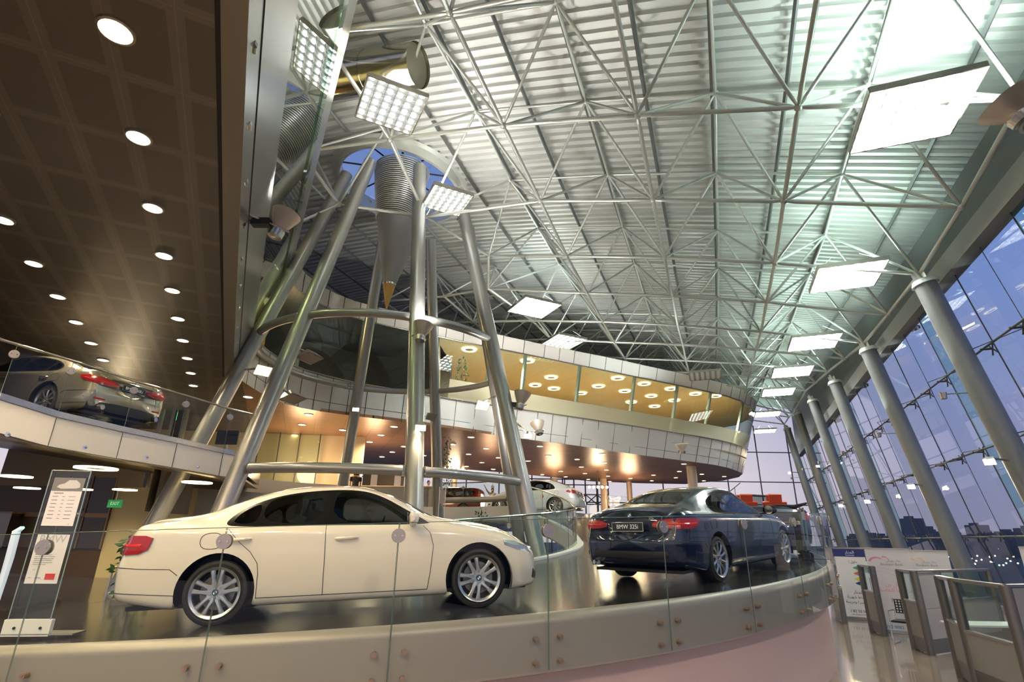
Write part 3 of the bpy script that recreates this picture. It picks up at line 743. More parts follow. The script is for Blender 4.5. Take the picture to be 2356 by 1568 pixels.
def wheel(D,side,x,r_t,r_r,w,spk,root_,style):
    """wheel centred at axle; side=-1 right, +1 left"""
    o=V(x,side*D['track'],r_t);ax=V(0,side,0)
    M_al=mat('alloy',(.62,.62,.60),.25,.9)
    m=MB();m.lathe([(r_r*.92,-.14),(r_r*.93,-.02),(r_r*.90,.045),(r_r*.92,.062),(r_r*1.0,.075),(r_r*1.035,.078),(r_r*1.035,.055),(r_r*1.0,-.14)],o,ax,48)
    hub=o+ax*.035
    m.disc(hub-ax*.01,ax,.082,.05,20)
    u,w_=V(1,0,0),V(0,0,1)
    for k in range(spk):
        a=2*PI*k/spk+PI/2+(.0 if x<1 else .35)
        d=u*math.cos(a)+w_*math.sin(a);t=np.cross(ax,d)
        if style=='double':
            for sg in(-1,1):
                p0=hub+d*.05+t*sg*.022;p1=o+ax*.05+d*(r_r*.97)+t*sg*.052
                pts=[];
                for (p,wd,th) in((p0,.030,.03),((p0+p1)/2+ax*.012,.019,.026),(p1,.030,.022)):
                    pts.append([p+t*wd*-1,p+t*wd*-1*.5+ax*th*.5,p+t*wd*.5+ax*th*.5,p+t*wd,p-ax*th*1.2])
                m.loft(pts,close=True)
        else:
            p0=hub+d*.05;p1=o+ax*.05+d*(r_r*.97);pts=[]
            for s_,wd in((0,.026),(.5,.018),(1,.030)):
                p=p0*(1-s_)+p1*s_+ax*.012*math.sin(PI*s_);pts.append([p-t*wd,p+ax*.012,p+t*wd,p-ax*.03])
            m.loft(pts,close=True)
    for k in range(5):
        a=2*PI*(k+.5)/5+PI/2;m.disc(hub+ax*.015+(u*math.cos(a)+w_*math.sin(a))*.052,ax,.011,.03,8)
    wo_=m.build('wheel',M_al,root_,smooth=35,local=True)
    R=r_t;h=w/2
    MB().lathe([(r_r*1.0,-h*.9),(R-.04,-h),(R-.012,-h*.92),(R,-h*.72),(R,h*.72),(R-.012,h*.92),(R-.04,h),(r_r*1.03,h*.82),(r_r*1.0,h*.75)],o-ax*.04,ax,48,closed=True).build('tyre',mat('tyre_rubber',(.018,.018,.018),.65),wo_,smooth=40,local=True)
    MB().disc(o-ax*.05,ax,r_r*.72,.03,28).build('brake_disc',mat('brake',(.25,.24,.23),.35,.9),wo_,smooth=40,local=True)
    MB().disc(o-ax*.10,ax,r_r*.95,.02,28).build('hub_back',M_black,wo_,local=True)
    emblem(hub+ax*.022,ax,V(0,0,1),.033,wo_)
def emblem(c,n,up,r,par):
    n=unit(n);up=unit(up-(up@n)*n);u=np.cross(up,n);m=MB()
    def sect(a0,a1,r0,r1,off,ci):
        m.cm=ci;k=6
        A=[c+n*off+(u*math.cos(a0+(a1-a0)*i/k)+up*math.sin(a0+(a1-a0)*i/k))*r1 for i in range(k+1)]
        if r0<=0:m.add([c+n*off]+A,[(0,i+1,i+2) for i in range(k)])
        else:
            B=[c+n*off+(u*math.cos(a0+(a1-a0)*i/k)+up*math.sin(a0+(a1-a0)*i/k))*r0 for i in range(k+1)]
            m.add(A+B,[(i,i+1,k+2+i,k+1+i) for i in range(k)])
    for q in range(4):
        sect(q*PI/2,(q+1)*PI/2,0,r*.62,.003,0 if q%2 else 1);sect(q*PI/2,(q+1)*PI/2,r*.62,r*.92,.002,2);sect(q*PI/2,(q+1)*PI/2,r*.92,r,.003,3)
    m.build('emblem',[mat('emblem_blue',(.02,.2,.6),.3),mat('emblem_white',(.9,.9,.9),.3),M_black,M_chrome],par,local=True)
def textmesh(txt,size,m,origin,right,up,parent=None,name='lettering',local=False,align='CENTER',ext=.001,maxw=None):
    cu=bpy.data.curves.new('t','FONT');cu.body=txt;cu.size=size;cu.align_x=align;cu.align_y='CENTER';cu.extrude=ext
    ob=bpy.data.objects.new('t',cu);COL.objects.link(ob);dg=bpy.context.evaluated_depsgraph_get();dg.update()
    me=bpy.data.meshes.new_from_object(ob.evaluated_get(dg));bpy.data.objects.remove(ob);bpy.data.curves.remove(cu)
    n=len(me.vertices);co_=np.empty(n*3);me.vertices.foreach_get('co',co_);co_=co_.reshape(-1,3)
    if n==0:return None
    sc=1
    if maxw:
        w=co_[:,0].max()-co_[:,0].min()
        if w>maxw:sc=maxw/w
    r_,u_=unit(right),unit(up);nn=np.cross(r_,u_)
    P=np.asarray(origin,float)+co_[:,0:1]*sc*r_+co_[:,1:2]*sc*u_+co_[:,2:3]*nn
    b=MB();b.v=[tuple(q) for q in P];b.f=[tuple(p.vertices) for p in me.polygons];b.m=[0]*len(b.f)
    bpy.data.meshes.remove(me)
    return b.build(name,m,parent,local=local)
def car(name,label,D,M_paint,loc,yaw,pitch,group=None,detail=2):
    Rm=Matrix.Rotation(math.radians(yaw),3,'Z')@Matrix.Rotation(-math.radians(pitch),3,'Y')
    ro=root(name,label,'car',loc,Rm,group)
    B=Body(D);xa,xb=B.x0,B.x1;WB=D['wb'];ra=D['arch'];rt=D['rt']
    # parametric domain (x, t*K)
    K=3.0
    side_polys={}   # name -> polygon in (x,t)
    def ZP(poly,step=.04):return [(p[0],B.t_of_z(p[0],p[1])*K) for p in dens(poly,step)]
    def YP(poly,step=.05):return [(p[0],B.t_of_y(p[0],p[1])*K) for p in dens(poly,step)]
    arches=[]
    for cx in(0,WB):
        c=[(cx+ra*math.cos(a),rt+ra*math.sin(a)) for a in np.linspace(-.95,PI+.95,34)]
        A=[]
        for (x,z) in c:
            if z>B.bot(x)+.012:A.append((x,B.t_of_z(x,z)*K))
        A=[(A[0][0],.02)]+A+[(A[-1][0],.02)]
        arches.append(A)
    wins=[(n_,ZP(smoothpoly(p,2))) for n_,p in D.get('windows',[])]
    trims=[(n_,ZP(smoothpoly(p,2))) for n_,p in D.get('trimzones',[])]
    tops=[(n_,YP(p)) for n_,p in D.get('topglass',[])]
    verts=[];edges=[];
    def addpoly(P):
        b=len(verts);verts.extend([Vector(p) for p in P]);edges.extend([(b+i,b+(i+1)%len(P)) for i in range(len(P))])
    for A in arches:addpoly(A)
    for _,p in wins+trims+tops:addpoly(p)
    gx=sorted(set([round(xa+(xb-xa)*i/90,4) for i in range(91)]+[xa+.008,xa+.02,xa+.04,xb-.008,xb-.02,xb-.04]))
    gt=[K*i/46 for i in range(47)]
    rect=[(xa,0),(xb,0),(xb,K),(xa,K)]
    for x in gx:
        for t in gt:verts.append(Vector((x,t)))
    # boundary edges
    r_=cdt=delaunay_2d_cdt(verts,edges,[],0,1e-5)
    vo,eo,fo=r_[0],r_[1],r_[2]
    P3=[]
    for v in vo:P3.append(B.pt(v[0],v[1]/K))
    groups={}
    for f in fo:
        cx=sum(vo[i][0] for i in f)/len(f);ct=sum(vo[i][1] for i in f)/len(f)
        if any(inpoly(cx,ct,A) for A in arches):continue
        g='body'
        for n_,p in trims:
            if inpoly(cx,ct,p):g=n_
        for n_,p in wins+tops:
            if inpoly(cx,ct,p):g=n_
        groups.setdefault(g,[]).append(f)
    mats_={'body':M_paint,'window_trim':mat('gloss_black_trim',(.006,.006,.006),.18),'side_window':M_cg,'windscreen':M_cg,'rear_window':M_cg,'sunroof':mat('sunroof_glass',(.01,.01,.012),.03,coat=1),'lower_valance':mat('valance',(.12,.12,.12),.6),'front_window':M_cg,'quarter_window':M_cg,'headlamp':mat('headlamp_glass',(.55,.58,.6),.06,.6,coat=1)}
    bodyobj=None
    for g,fs in groups.items():
        m=MB();idx={};vs=[];FF=[]
        sides=(1,-1)
        base=g.split('#')[0]
        for sg in sides:
            idx={}
            for f in fs:
                q=[]
                for i in f:
                    if i not in idx:
                        idx[i]=len(vs);p=P3[i];vs.append((p[0],p[1]*sg,p[2]))
                    q.append(idx[i])
                FF.append(tuple(q))
        if g=='body':
            # end caps
            for xe in(xa,xb):
                ring=[B.pt(xe,t/K) for t in gt];c=V(xe,0,(B.bot(xe)+B.belt(xe))/2);bulge=D.get('bulge',.05)*(1 if xe==xb else -1)
                for sg in(1,-1):
                    prev=None
                    for fr in(1,.8,.55,.3,.02):
                        row=[];
                        for p in ring:
                            q=V(p[0]+bulge*(1-fr*fr),(c[1]+(p[1]-c[1])*fr)*sg,c[2]+(p[2]-c[2])*(fr if fr<1 else 1))
                            row.append(len(vs));vs.append(tuple(q))
                        if prev:
                            for i in range(len(row)-1):FF.append((prev[i],prev[i+1],row[i+1],row[i]))
                        prev=row
        m.add(vs,FF)
        if base in('side_window','quarter_window') and not D.get('merge'):
            # split left and right panes
            n2=len(vs)//2
            for s_ in(0,1):
                mm=MB();mm.add(vs[s_*n2:(s_+1)*n2],[tuple(i-s_*n2 for i in f) for f in FF if (f[0]>=n2)==bool(s_)])
                mm.build('side_window',mats_[base],ro,smooth=60,local=True)
            continue
        bm_=m
        me_o=bm_.build(base,mats_.get(base,M_paint),ro,smooth=42,local=True)
        bmm=bmesh.new();bmm.from_mesh(me_o.data);bmesh.ops.remove_doubles(bmm,verts=bmm.verts,dist=.0015);bmesh.ops.recalc_face_normals(bmm,faces=bmm.faces);bmm.to_mesh(me_o.data);bmm.free()
        me_o.data.polygons.foreach_set('use_smooth',[True]*len(me_o.data.polygons))
    # arch liners and underbody
    m=MB()
    for cx in(0,WB):
        for sg in(1,-1):
            m.loft([[V(cx+(ra+.004)*math.cos(a),sg*yy,rt+(ra+.004)*math.sin(a)) for yy in(B.W*.965,B.W*.965-.34)] for a in np.linspace(-.32,PI+.32,26)])
            m.add([V(cx,sg*(B.W*.965-.33),rt)]+[V(cx+(ra+.004)*math.cos(a),sg*(B.W*.965-.33),rt+(ra+.004)*math.sin(a)) for a in np.linspace(-.32,PI+.32,26)],[(0,q,q+1) for q in range(1,26)])
    zt=B.bot(WB/2)+.04
    m.box(((xa+xb)/2,0,zt),(xb-xa-.3,B.W*1.6,.04))
    m.build('underbody',M_black,ro,local=True)
    # trim liner arcs clipped: keep only above bottom
    # seams
    def seam(poly,nm='door_seam',r=.0035,off=.001,closed=False,mt=M_black):
        for sg in(1,-1):
            pts=[]
            for p in dens(poly,.04,closed):
                q=B.pt(p[0],B.t_of_z(p[0],p[1]));pts.append(V(q[0],(q[1]+off)*sg,q[2]))
            MB().path(pts,r,5,closed).build(nm,mt,ro,local=True)
    for s_ in D.get('seams',[]):seam(s_)
    for s_ in D.get('caps',[]):seam(s_,'fuel_flap',closed=True)
    for s_ in D.get('beltstrip',[]):seam(s_,'belt_strip',.007,.002,mt=M_black if not D.get('chrome') else M_chrome)
    # handles
    for (hx,hz) in D.get('handles',[]):
        for sg in(1,-1):
            y=B.pt(hx,B.t_of_z(hx,hz))[1];m=MB()
            pts=[V(hx+dx,sg*(y+o_),hz+dx*.02) for dx,o_ in((-.12,.005),(-.10,.03),(-.05,.036),(.05,.036),(.09,.03),(.12,.005))]
            m.path(pts,[.012,.016,.017,.017,.015,.010],8);m.build('door_handle',M_paint,ro,smooth=True,local=True)
    if 'mirror' in D:
        mx_,mz=D['mirror']
        for sg in(1,-1):
            y=B.pt(mx_,B.t_of_z(mx_,mz-.03))[1];m=MB();c=V(mx_,sg*(y+.14),mz+.05);rows=[]
            for k in range(7):
                a=k/6;rr=math.sin(PI*(.12+.76*a));yy=-.115+.23*a
                rows.append([c+V(.07*rr*math.cos(t)*(1.2 if math.cos(t)>0 else .5),sg*yy,.085*rr*math.sin(t)) for t in np.linspace(0,2*PI,14,endpoint=False)])
            m.loft(rows,close=True);m.f.append(tuple(range(14)));m.f.append(tuple(range(84,98)));m.m+=[0,0]
            mo=m.build('door_mirror',M_paint,ro,smooth=True,local=True)
            MB().tube(V(mx_+.02,sg*(y-.03),mz-.02),c+V(0,-sg*.07,-.04),.022,8).build('mirror_stalk',M_black,mo,local=True)
            MB().disc(c+V(-.045,0,0),(1,0,0),.07,.006,16).build('mirror_glass',M_chrome,mo,local=True)
    # wraparound lamps, plate and so on
    def patch(end,pts_rows,m_,nm,off=.006,th=None,par=ro,sides=(1,-1)):
        # pts_rows: list of (u, z0, z1)
        out=[]
        for sg in sides:
            m=MB();rows=[]
            for (u,z0,z1) in pts_rows:
                a=B.wrap(end,u*sg,z0,off);b=B.wrap(end,u*sg,z1,off);mid=B.wrap(end,u*sg,(z0+z1)/2,off+.008)
                a0=B.wrap(end,u*sg,z0,-.02);b0=B.wrap(end,u*sg,z1,-.02);rows.append([a0,a,mid,b,b0])
            m.loft(rows);m.f.append(tuple(range(5)));n_=len(rows);m.f.append(tuple(range((n_-1)*5,n_*5)));m.m+=[0,0]
            out.append(m.build(nm,m_,par,smooth=35,local=True))
        return out
    M_red=mat('tail_lamp_red',(.38,.004,.006),.22,coat=.3);M_red2=mat('tail_lamp_bright',(.62,.02,.015),.2,coat=.3,emit=(1,.05,.03),es=.08)
    for rows in D.get('taillamp',[]):
        o_=patch(-1,rows,M_red,'tail_lamp',.018)
        for p_ in o_:
            sg=1 if p_ is o_[0] else -1
            us=[r[0] for r in rows];zz=[(r[1]*.62+r[2]*.38,r[1]*.45+r[2]*.55) for r in rows]
            if detail>1:
                patch(-1,[(r[0],z0,z1) for r,(z0,z1) in zip(rows[1:-1],zz[1:-1])],M_red2,'lamp_band',.026,par=p_,sides=(sg,))
    for rows in D.get('headlamp',[]):
        for p_ in patch(1,rows,mats_['headlamp'],'headlamp'):pass
    for rows in D.get('foglamp',[]):patch(1,rows,M_black,'bumper_grille')
    for rows,mt in D.get('rearstrips',[]):patch(-1,rows,mt,'bumper_strip',.004)
    xr=B.x0-D.get('bulge',.05)
    if 'plate' in D:
        pz,txt=D['plate'];xp=B.wrap(-1,0,pz)[0]-.012
        pl=MB().box((xp,0,pz),(.016,.52,.112)).build('number_plate',M_black,ro,local=True)
        MB().box((xp-.006,0,pz+.06),(.01,.53,.006)).box((xp-.006,0,pz-.06),(.01,.53,.006)).box((xp-.006,.263,pz),(.01,.006,.12)).box((xp-.006,-.263,pz),(.01,.006,.12)).build('plate_frame',M_chrome,pl,local=True)
        textmesh(txt,.085,mat('letter_white',(.8,.8,.8),.5,emit=(1,1,1),es=.15),(xp-.010,0,pz),(0,-1,0),(0,0,1),pl,'lettering',True,maxw=.4)
        if 'badge' in D:
            bz,bx=D['badge'];emblem(V(bx,0,bz),V(-1,0,.25),V(0,0,1),.041,ro)
            textmesh(txt.split()[-1],.05,M_chrome,(bx-.004,-.36,bz-.04),(0,-1,0),(0,0,1),ro,'model_lettering',True)
    if 'trunk' in D:
        for poly in D['trunk']:
            pts=[B.wrap(-1,u,z,.004) if abs(u)>.0 else B.wrap(-1,u,z,.004) for u,z in poly]
            MB().path(pts,.004,5).build('boot_seam',M_black,ro,local=True)
    for (ex,ey,ez,er) in D.get('exhaust',[]):
        MB().tube((ex,ey,ez),(ex-.12,ey,ez),er,16,cap=False).tube((ex,ey,ez),(ex-.10,ey,ez),er*.85,16).build('exhaust_tip',M_chrome,ro,smooth=40,local=True)
    # wheels
    for x in(0,WB):
        for sg in(1,-1):
            wheel(D,sg,x,rt,D['rr'],.21,D['spokes'],ro,D['style'])
    # cabin
    if D.get('cabin',1):
        zf=.30;sc=D.get('seatcol',mat('seat_black',(.05,.05,.05),.6))
        for (sx_,w_) in ((D['seatx'],.27),):
            for sg in(1,-1):
                m=MB()
                def cush(c,sz,tilt):
                    c_,s_=math.cos(tilt),math.sin(tilt);ax=[V(c_,0,s_),V(0,1,0),V(-s_,0,c_)];m.box(c,sz,ax)
                cush(V(sx_+.12,sg*.37,.52),(.5,.48,.14),.15);cush(V(sx_-.17,sg*.37,.83),(.13,.48,.6),-.28+0);cush(V(sx_-.27,sg*.37,1.17),(.09,.26,.18),-.2)
                m.build('front_seat',sc,ro,local=True)
        m=MB();m.box((sx_-1.0,0,.82),(.16,1.2,.5)).box((sx_-1.08,.35,1.08),(.1,.26,.12)).box((sx_-1.08,-.35,1.08),(.1,.26,.12)).box((sx_-.75,0,.55),(.5,1.25,.14));m.build('rear_seat',sc,ro,local=True)
        m=MB();m.box((D['dashx'],0,.84),(.35,1.35,.16));m.build('dashboard',M_black,ro,local=True)
        m=MB();pts=[V(D['dashx']-.32+.05*math.cos(a),.37+.18*math.sin(a),.88+.18*math.cos(a)) for a in np.linspace(0,2*PI,20,endpoint=False)];m.path(pts,.014,6,closed=True);m.tube((D['dashx']-.32,.37,.88),(D['dashx']-.1,.37,.80),.03,8);m.box((D['dashx']-.31,.37,.88),(.04,.3,.06));m.build('steering_wheel',M_black,ro,local=True)
        MB().box(((D['dashx']+sx_-1.1)/2,0,.36),(2.2,1.4,.06)).build('cabin_floor',M_black,ro,local=True)
    for d_ in D.get('extra',[]):d_(ro,B)
    return ro,B
M_cg=glassm('car_window_glass',(.30,.33,.33),.06)
def paint(name,col,rough=.25,metal=0,coat=1):return mat(name,col,rough,metal,coat)
E90=dict(x0=-1.0,x1=3.48,wb=2.76,width=1.82,track=.80,arch=.383,rt=.316,rr=.238,spokes=5,style='double',bulge=.055,endr=.12,lean_r=.28,lean_f=.2,
 top=[(-1.0,.985),(-.93,1.055),(-.80,1.085),(-.45,1.105),(-.28,1.14),(.0,1.245),(.3,1.345),(.6,1.40),(1.0,1.421),(1.35,1.405),(1.65,1.335),(1.95,1.205),(2.28,1.03),(2.4,.995),(2.8,.93),(3.15,.83),(3.38,.70),(3.48,.58)],
 belt=[(-1.0,.965),(-.8,.985),(-.3,.965),(.3,.95),(1.2,.925),(2.1,.90),(2.5,.87),(2.9,.80),(3.2,.71),(3.48,.55)],
 rail_y=[(-1.0,.60),(-.5,.60),(-.2,.56),(.3,.53),(1.0,.55),(1.6,.57),(2.0,.64),(2.3,.72),(2.8,.62),(3.48,.5)],
 rail_z=[(-1.0,.965),(-.8,1.045),(-.45,1.07),(-.25,1.10),(.0,1.19),(.3,1.285),(.6,1.345),(1.0,1.37),(1.35,1.35),(1.65,1.265),(1.95,1.11),(2.2,.975),(2.35,.955),(2.8,.90),(3.15,.80),(3.38,.67),(3.48,.56)],
 wmul=[(-1.0,.86),(-.9,.93),(-.6,.98),(0,1),(2.4,.995),(2.9,.975),(3.2,.92),(3.38,.85),(3.48,.77)],
 bot=[(-1.0,.28),(-.7,.22),(-.4,.17),(.3,.16),(2.4,.155),(3.0,.155),(3.48,.20)],
 trimzones=[('window_trim',[(-.01,.985),(.06,1.09),(.2,1.19),(.42,1.27),(.72,1.325),(1.1,1.345),(1.42,1.33),(1.66,1.25),(1.9,1.11),(2.17,.955),(2.2,.915),(1.2,.94),(.12,.955)])],
 windows=[('side_window#a',[(.36,.985),(.37,1.235),(.62,1.29),(.99,1.318),(.99,.962)]),('side_window#b',[(1.11,.96),(1.11,1.318),(1.38,1.305),(1.62,1.225),(1.84,1.09),(2.0,.965),(1.98,.938)]),('quarter_window#a',[(.07,.99),(.10,1.08),(.2,1.16),(.33,1.215),(.32,.982)])],
 topglass=[('windscreen',[(1.58,.0),(1.58,.44),(2.27,.60),(2.27,0)]),('rear_window',[(-.36,0),(-.36,.5),(.28,.44),(.28,0)])],
 seams=[[(.06,.93),(.18,.80),(.30,.70),(.385,.58),(.40,.48),(.40,.24)],[(1.05,.945),(1.06,.6),(1.06,.235)],[(2.12,.905),(2.2,.82),(2.235,.68),(2.2,.4),(2.17,.235)],[(.40,.245),(2.17,.232)],[(-.98,.36),(-.38,.31)],[(-1.0,.60),(-.72,.575),(-.45,.56),(-.37,.50)]],
 caps=[smoothpoly([(-.20,.74),(-.20,.90),(.02,.90),(.02,.74)],3)],
 handles=[(.18,.825),(1.28,.80)],mirror=(1.98,.93),
 taillamp=[[(.50,.80,.90),(.62,.76,.905),(.74,.73,.905),(.86,.715,.90),(.98,.72,.895),(1.06,.76,.87)]],
 headlamp=[[(.42,.52,.62),(.58,.54,.66),(.76,.56,.69),(.94,.60,.70),(1.08,.66,.72)]],
 foglamp=[[(.50,.26,.36),(.62,.26,.38),(.74,.28,.38)]],
 seatx=.98,dashx=1.95)

class _cp:
    @staticmethod
    def deepcopy(o):
        if isinstance(o,dict):return {k:_cp.deepcopy(v) for k,v in o.items()}
        if isinstance(o,list):return [_cp.deepcopy(v) for v in o]
        if isinstance(o,tuple):return tuple(_cp.deepcopy(v) for v in o)
        return o
def scaled(D,fx,fy,fz,**kw):
    E=_cp.deepcopy(D)
    X=lambda L:[(a*fx,b*fz) for a,b in L]
    for k in('top','belt','rail_z','bot'):E[k]=X(E[k])
    E['rail_y']=[(a*fx,b*fy) for a,b in E['rail_y']];E['wmul']=[(a*fx,b) for a,b in E['wmul']]
    for k in('windows','trimzones'):E[k]=[(n,X(p)) for n,p in E[k]]
    E['topglass']=[(n,[(a*fx,b*fy) for a,b in p]) for n,p in E['topglass']]
    for k in('seams','caps'):E[k]=[X(p) for p in E[k]]
    E['handles']=X(E['handles']);E['mirror']=X([E['mirror']])[0]
    for k in('x0','x1','wb','seatx','dashx'):E[k]*=fx
    E['width']*=fy;E['track']*=fy
    for k in('taillamp','headlamp','foglamp'):E[k]=[[(u*fy,a*fz,b*fz) for u,a,b in r] for r in E[k]]
    E.update(kw);return E
E92=_cp.deepcopy(E90)
E92.update(x0=-1.04,x1=3.50,width=1.80,rr=.243,spokes=10,style='single',chrome=1,
 top=[(-1.04,.98),(-.97,1.06),(-.85,1.085),(-.6,1.10),(-.42,1.13),(-.1,1.235),(.2,1.32),(.5,1.37),(.95,1.392),(1.3,1.375),(1.6,1.31),(1.95,1.16),(2.25,1.0),(2.4,.965),(2.8,.91),(3.15,.81),(3.38,.69),(3.5,.57)],
 rail_z=[(-1.04,.965),(-.8,1.05),(-.55,1.075),(-.38,1.10),(-.1,1.185),(.2,1.265),(.5,1.32),(.95,1.345),(1.3,1.32),(1.6,1.24),(1.95,1.07),(2.2,.95),(2.35,.93),(2.8,.88),(3.15,.78),(3.38,.66),(3.5,.55)],
 trimzones=[('window_trim',[(.0,.96),(.02,1.08),(.2,1.20),(.5,1.27),(.95,1.31),(1.3,1.295),(1.6,1.21),(1.9,1.06),(2.12,.93),(2.1,.90),(1.2,.92),(.2,.935)])],
 windows=[('side_window#a',[(.07,.975),(.08,1.07),(.22,1.16),(.45,1.225),(.60,1.245),(.78,.955),(.3,.955)]),('side_window#b',[(.84,.955),(.68,1.25),(.95,1.275),(1.28,1.262),(1.57,1.18),(1.84,1.04),(1.98,.935),(1.4,.94)])],
 topglass=[('windscreen',[(1.55,0),(1.55,.44),(2.24,.60),(2.24,0)]),('rear_window',[(-.5,0),(-.5,.52),(.14,.46),(.14,0)]),('sunroof',[(.55,0),(.55,.38),(1.1,.38),(1.1,0)])],
 seams=[[(.80,.94),(.78,.7),(.80,.24)],[(2.10,.9),(2.2,.82),(2.23,.68),(2.2,.4),(2.17,.235)],[(.80,.235),(2.17,.228)],[(-1.0,.60),(-.72,.575),(-.45,.56),(-.40,.50)]],
 caps=[smoothpoly([(-.20,.74),(-.20,.88),(.0,.88),(.0,.74)],3)],handles=[(1.0,.80)],
 taillamp=[[(.40,.80,.85),(.47,.785,.88),(.62,.775,.90),(.80,.765,.905),(.95,.765,.905),(1.08,.78,.895),(1.16,.83,.88)]],
 plate=(.80,'BMW 325i'),badge=(.955,-1.075+.10),
 trunk=[[(-.68,.71),(-.5,.70),(0,.69),(.5,.70),(.68,.71)],[(.68,.71),(.72,.77)],[(-.68,.71),(-.72,.77)],[(-.9,.60),(0,.60),(.9,.60)]],
 rearstrips=[([(0,.38,.47),(.3,.38,.47),(.6,.385,.47),(.85,.39,.46)],mat('valance_dark',(.01,.01,.015),.5))],
 exhaust=[(-.98,.53,.30,.038),(-.98,.62,.30,.038)])
F01=scaled(E90,3.21/2.76,1.045,1.035,arch=.41,rt=.352,rr=.255,spokes=10,style='single',plate=(.83,'BMW 750Li'),lean_r=.2,
 taillamp=[[(.34,.80,.87),(.45,.785,.90),(.58,.77,.92),(.72,.77,.935),(.88,.79,.94),(1.0,.82,.93),(1.1,.87,.92)]],
 rearstrips=[([(0,.925,.95),(.3,.925,.95),(.5,.93,.955)],mat('chrome')),([(.55,.47,.50),(.75,.47,.51),(.95,.48,.51)],mat('reflector_red',(.4,.02,.02),.3)),([(0,.26,.44),(.3,.26,.44),(.6,.27,.42),(.85,.28,.40)],mat('valance_dark'))],
 exhaust=[(-1.2,.62,.32,.06),(-1.2,-.62,.32,.06)],trunk=[[(-.66,.76),(0,.74),(.66,.76)],[(-.6,.74),(-.62,.55)]])
_fb=[(-1.05,1.12),(-.98,1.18),(-.85,1.22),(-.5,1.36),(-.1,1.52),(.4,1.64),(.95,1.69),(1.4,1.67),(1.8,1.58),(2.15,1.40),(2.5,1.20),(2.65,1.16),(3.0,1.09),(3.4,.96),(3.65,.80),(3.75,.68)]
X6=scaled(E90,2.93/2.76,1.07,1.19,arch=.43,rt=.375,rr=.27,spokes=10,style='single',top=_fb,rail_z=[(a,b-.06) for a,b in _fb],x0=-1.05,x1=3.72,
 taillamp=[[(.5,.98,1.06),(.62,.95,1.10),(.85,.94,1.12),(1.05,.97,1.10),(1.15,1.0,1.06)]],plate=(.97,'BMW X6'),lean_r=.35)
_sv=[(-1.0,1.2),(-.98,1.35),(-.9,1.55),(-.7,1.68),(-.2,1.72),(.6,1.74),(1.3,1.72),(1.7,1.62),(2.1,1.40),(2.4,1.2),(2.55,1.15),(3.0,1.1),(3.4,1.0),(3.6,.85),(3.68,.7)]
SUV=scaled(E90,2.8/2.76,1.05,1.22,arch=.42,rt=.37,rr=.26,spokes=5,style='single',top=_sv,rail_z=[(a,b-.06) for a,b in _sv],x0=-1.0,x1=3.65,lean_r=.0,
 windows=[('side_window#a',[(-.55,1.25),(-.5,1.52),(-.1,1.55),(.02,1.24)]),('side_window#b',[(.12,1.22),(.1,1.56),(.95,1.58),(.98,1.2)]),('side_window#c',[(1.1,1.2),(1.1,1.57),(1.5,1.5),(1.95,1.2)])],
 trimzones=[('window_trim',[(-.65,1.2),(-.6,1.58),(1.0,1.63),(1.6,1.55),(2.15,1.15),(1.0,1.17)])],topglass=[('windscreen',[(1.72,0),(1.72,.55),(2.4,.68),(2.4,0)])],
 taillamp=[[(.7,.9,1.25),(.85,.9,1.3),(1.0,.92,1.25)]])
CAB=_cp.deepcopy(E92)
_ct=[(-1.04,.98),(-.97,1.06),(-.85,1.085),(-.3,1.08),(-.2,1.0),(0,.985),(1.9,.965),(2.1,.975),(2.25,.985),(2.4,.965),(2.8,.91),(3.15,.81),(3.38,.69),(3.5,.57)]
CAB.update(top=_ct,rail_z=[(a,b-.015) for a,b in _ct],windows=[],trimzones=[],topglass=[('tonneau',[(-.15,0),(-.15,.55),(1.95,.55),(1.95,0)])],mirror=(1.95,.93),
 taillamp=[[(.45,.80,.88),(.62,.79,.92),(.80,.78,.93),(.95,.78,.93),(1.08,.80,.91)]],plate=(.80,'BMW'),cabin=0)
def opentop(ro,B):
    red=mat('red_leather',(.55,.06,.02),.45);m=MB()
    for sx_,ys in ((.95,(.37,-.37)),(.15,(.33,-.33))):
        for y in ys:
            s_=MB();ax=[V(.97,0,.25),V(0,1,0),V(-.25,0,.97)];s_.box((sx_,y,1.02),(.13,.48,.34),ax).box((sx_-.06,y,1.27),(.10,.28,.18),ax)
            s_.build('front_seat' if sx_>.5 else 'rear_seat',red,ro,local=True)
    pts=[V(2.2,.68,.96),V(1.85,.62,1.2),V(1.62,.52,1.33),V(1.6,0,1.36),V(1.62,-.52,1.33),V(1.85,-.62,1.2),V(2.2,-.68,.96)]
    MB().path(pts,.03,8).build('windscreen_frame',M_black,ro,smooth=True,local=True)
    MB().loft([[pts[0],pts[1],pts[2]],[V(2.25,0,.98),V(1.9,0,1.22),V(1.62,0,1.34)],[pts[6],pts[5],pts[4]]]).build('windscreen',M_cg,ro,local=True)
CAB['extra']=[opentop]
P_white=mat('cream_white_paint',(.80,.74,.62),.22,0,1)
P_blue=mat('deep_blue_paint',(.004,.009,.035),.2,.3,1)
P_silver=mat('champagne_silver_paint',(.50,.46,.38),.24,.75,1)
P_pearl=mat('pearl_white_paint',(.72,.72,.68),.22,0,1)
P_maroon=mat('dark_red_paint',(.12,.015,.01),.22,.2,1)
def onramp(x,y):
    return zr(math.degrees(math.atan2(y-C0[1],x-C0[0])))
car('sedan','cream white four-door saloon parked side-on behind the glass balustrade in the foreground',E90,P_white,(-3.20,7.0,1.222),12.25,2.9)
car('coupe','dark blue two-door coupe with chrome window line seen from its rear right corner',E92,P_blue,(2.503,9.182,onramp(2.5,9.18)),45.6,3.2)
car('sedan','silver champagne long saloon on the upper left floor behind glass',F01,P_silver,(-9.39,11.80,4.293),163.3,4.8,detail=2)
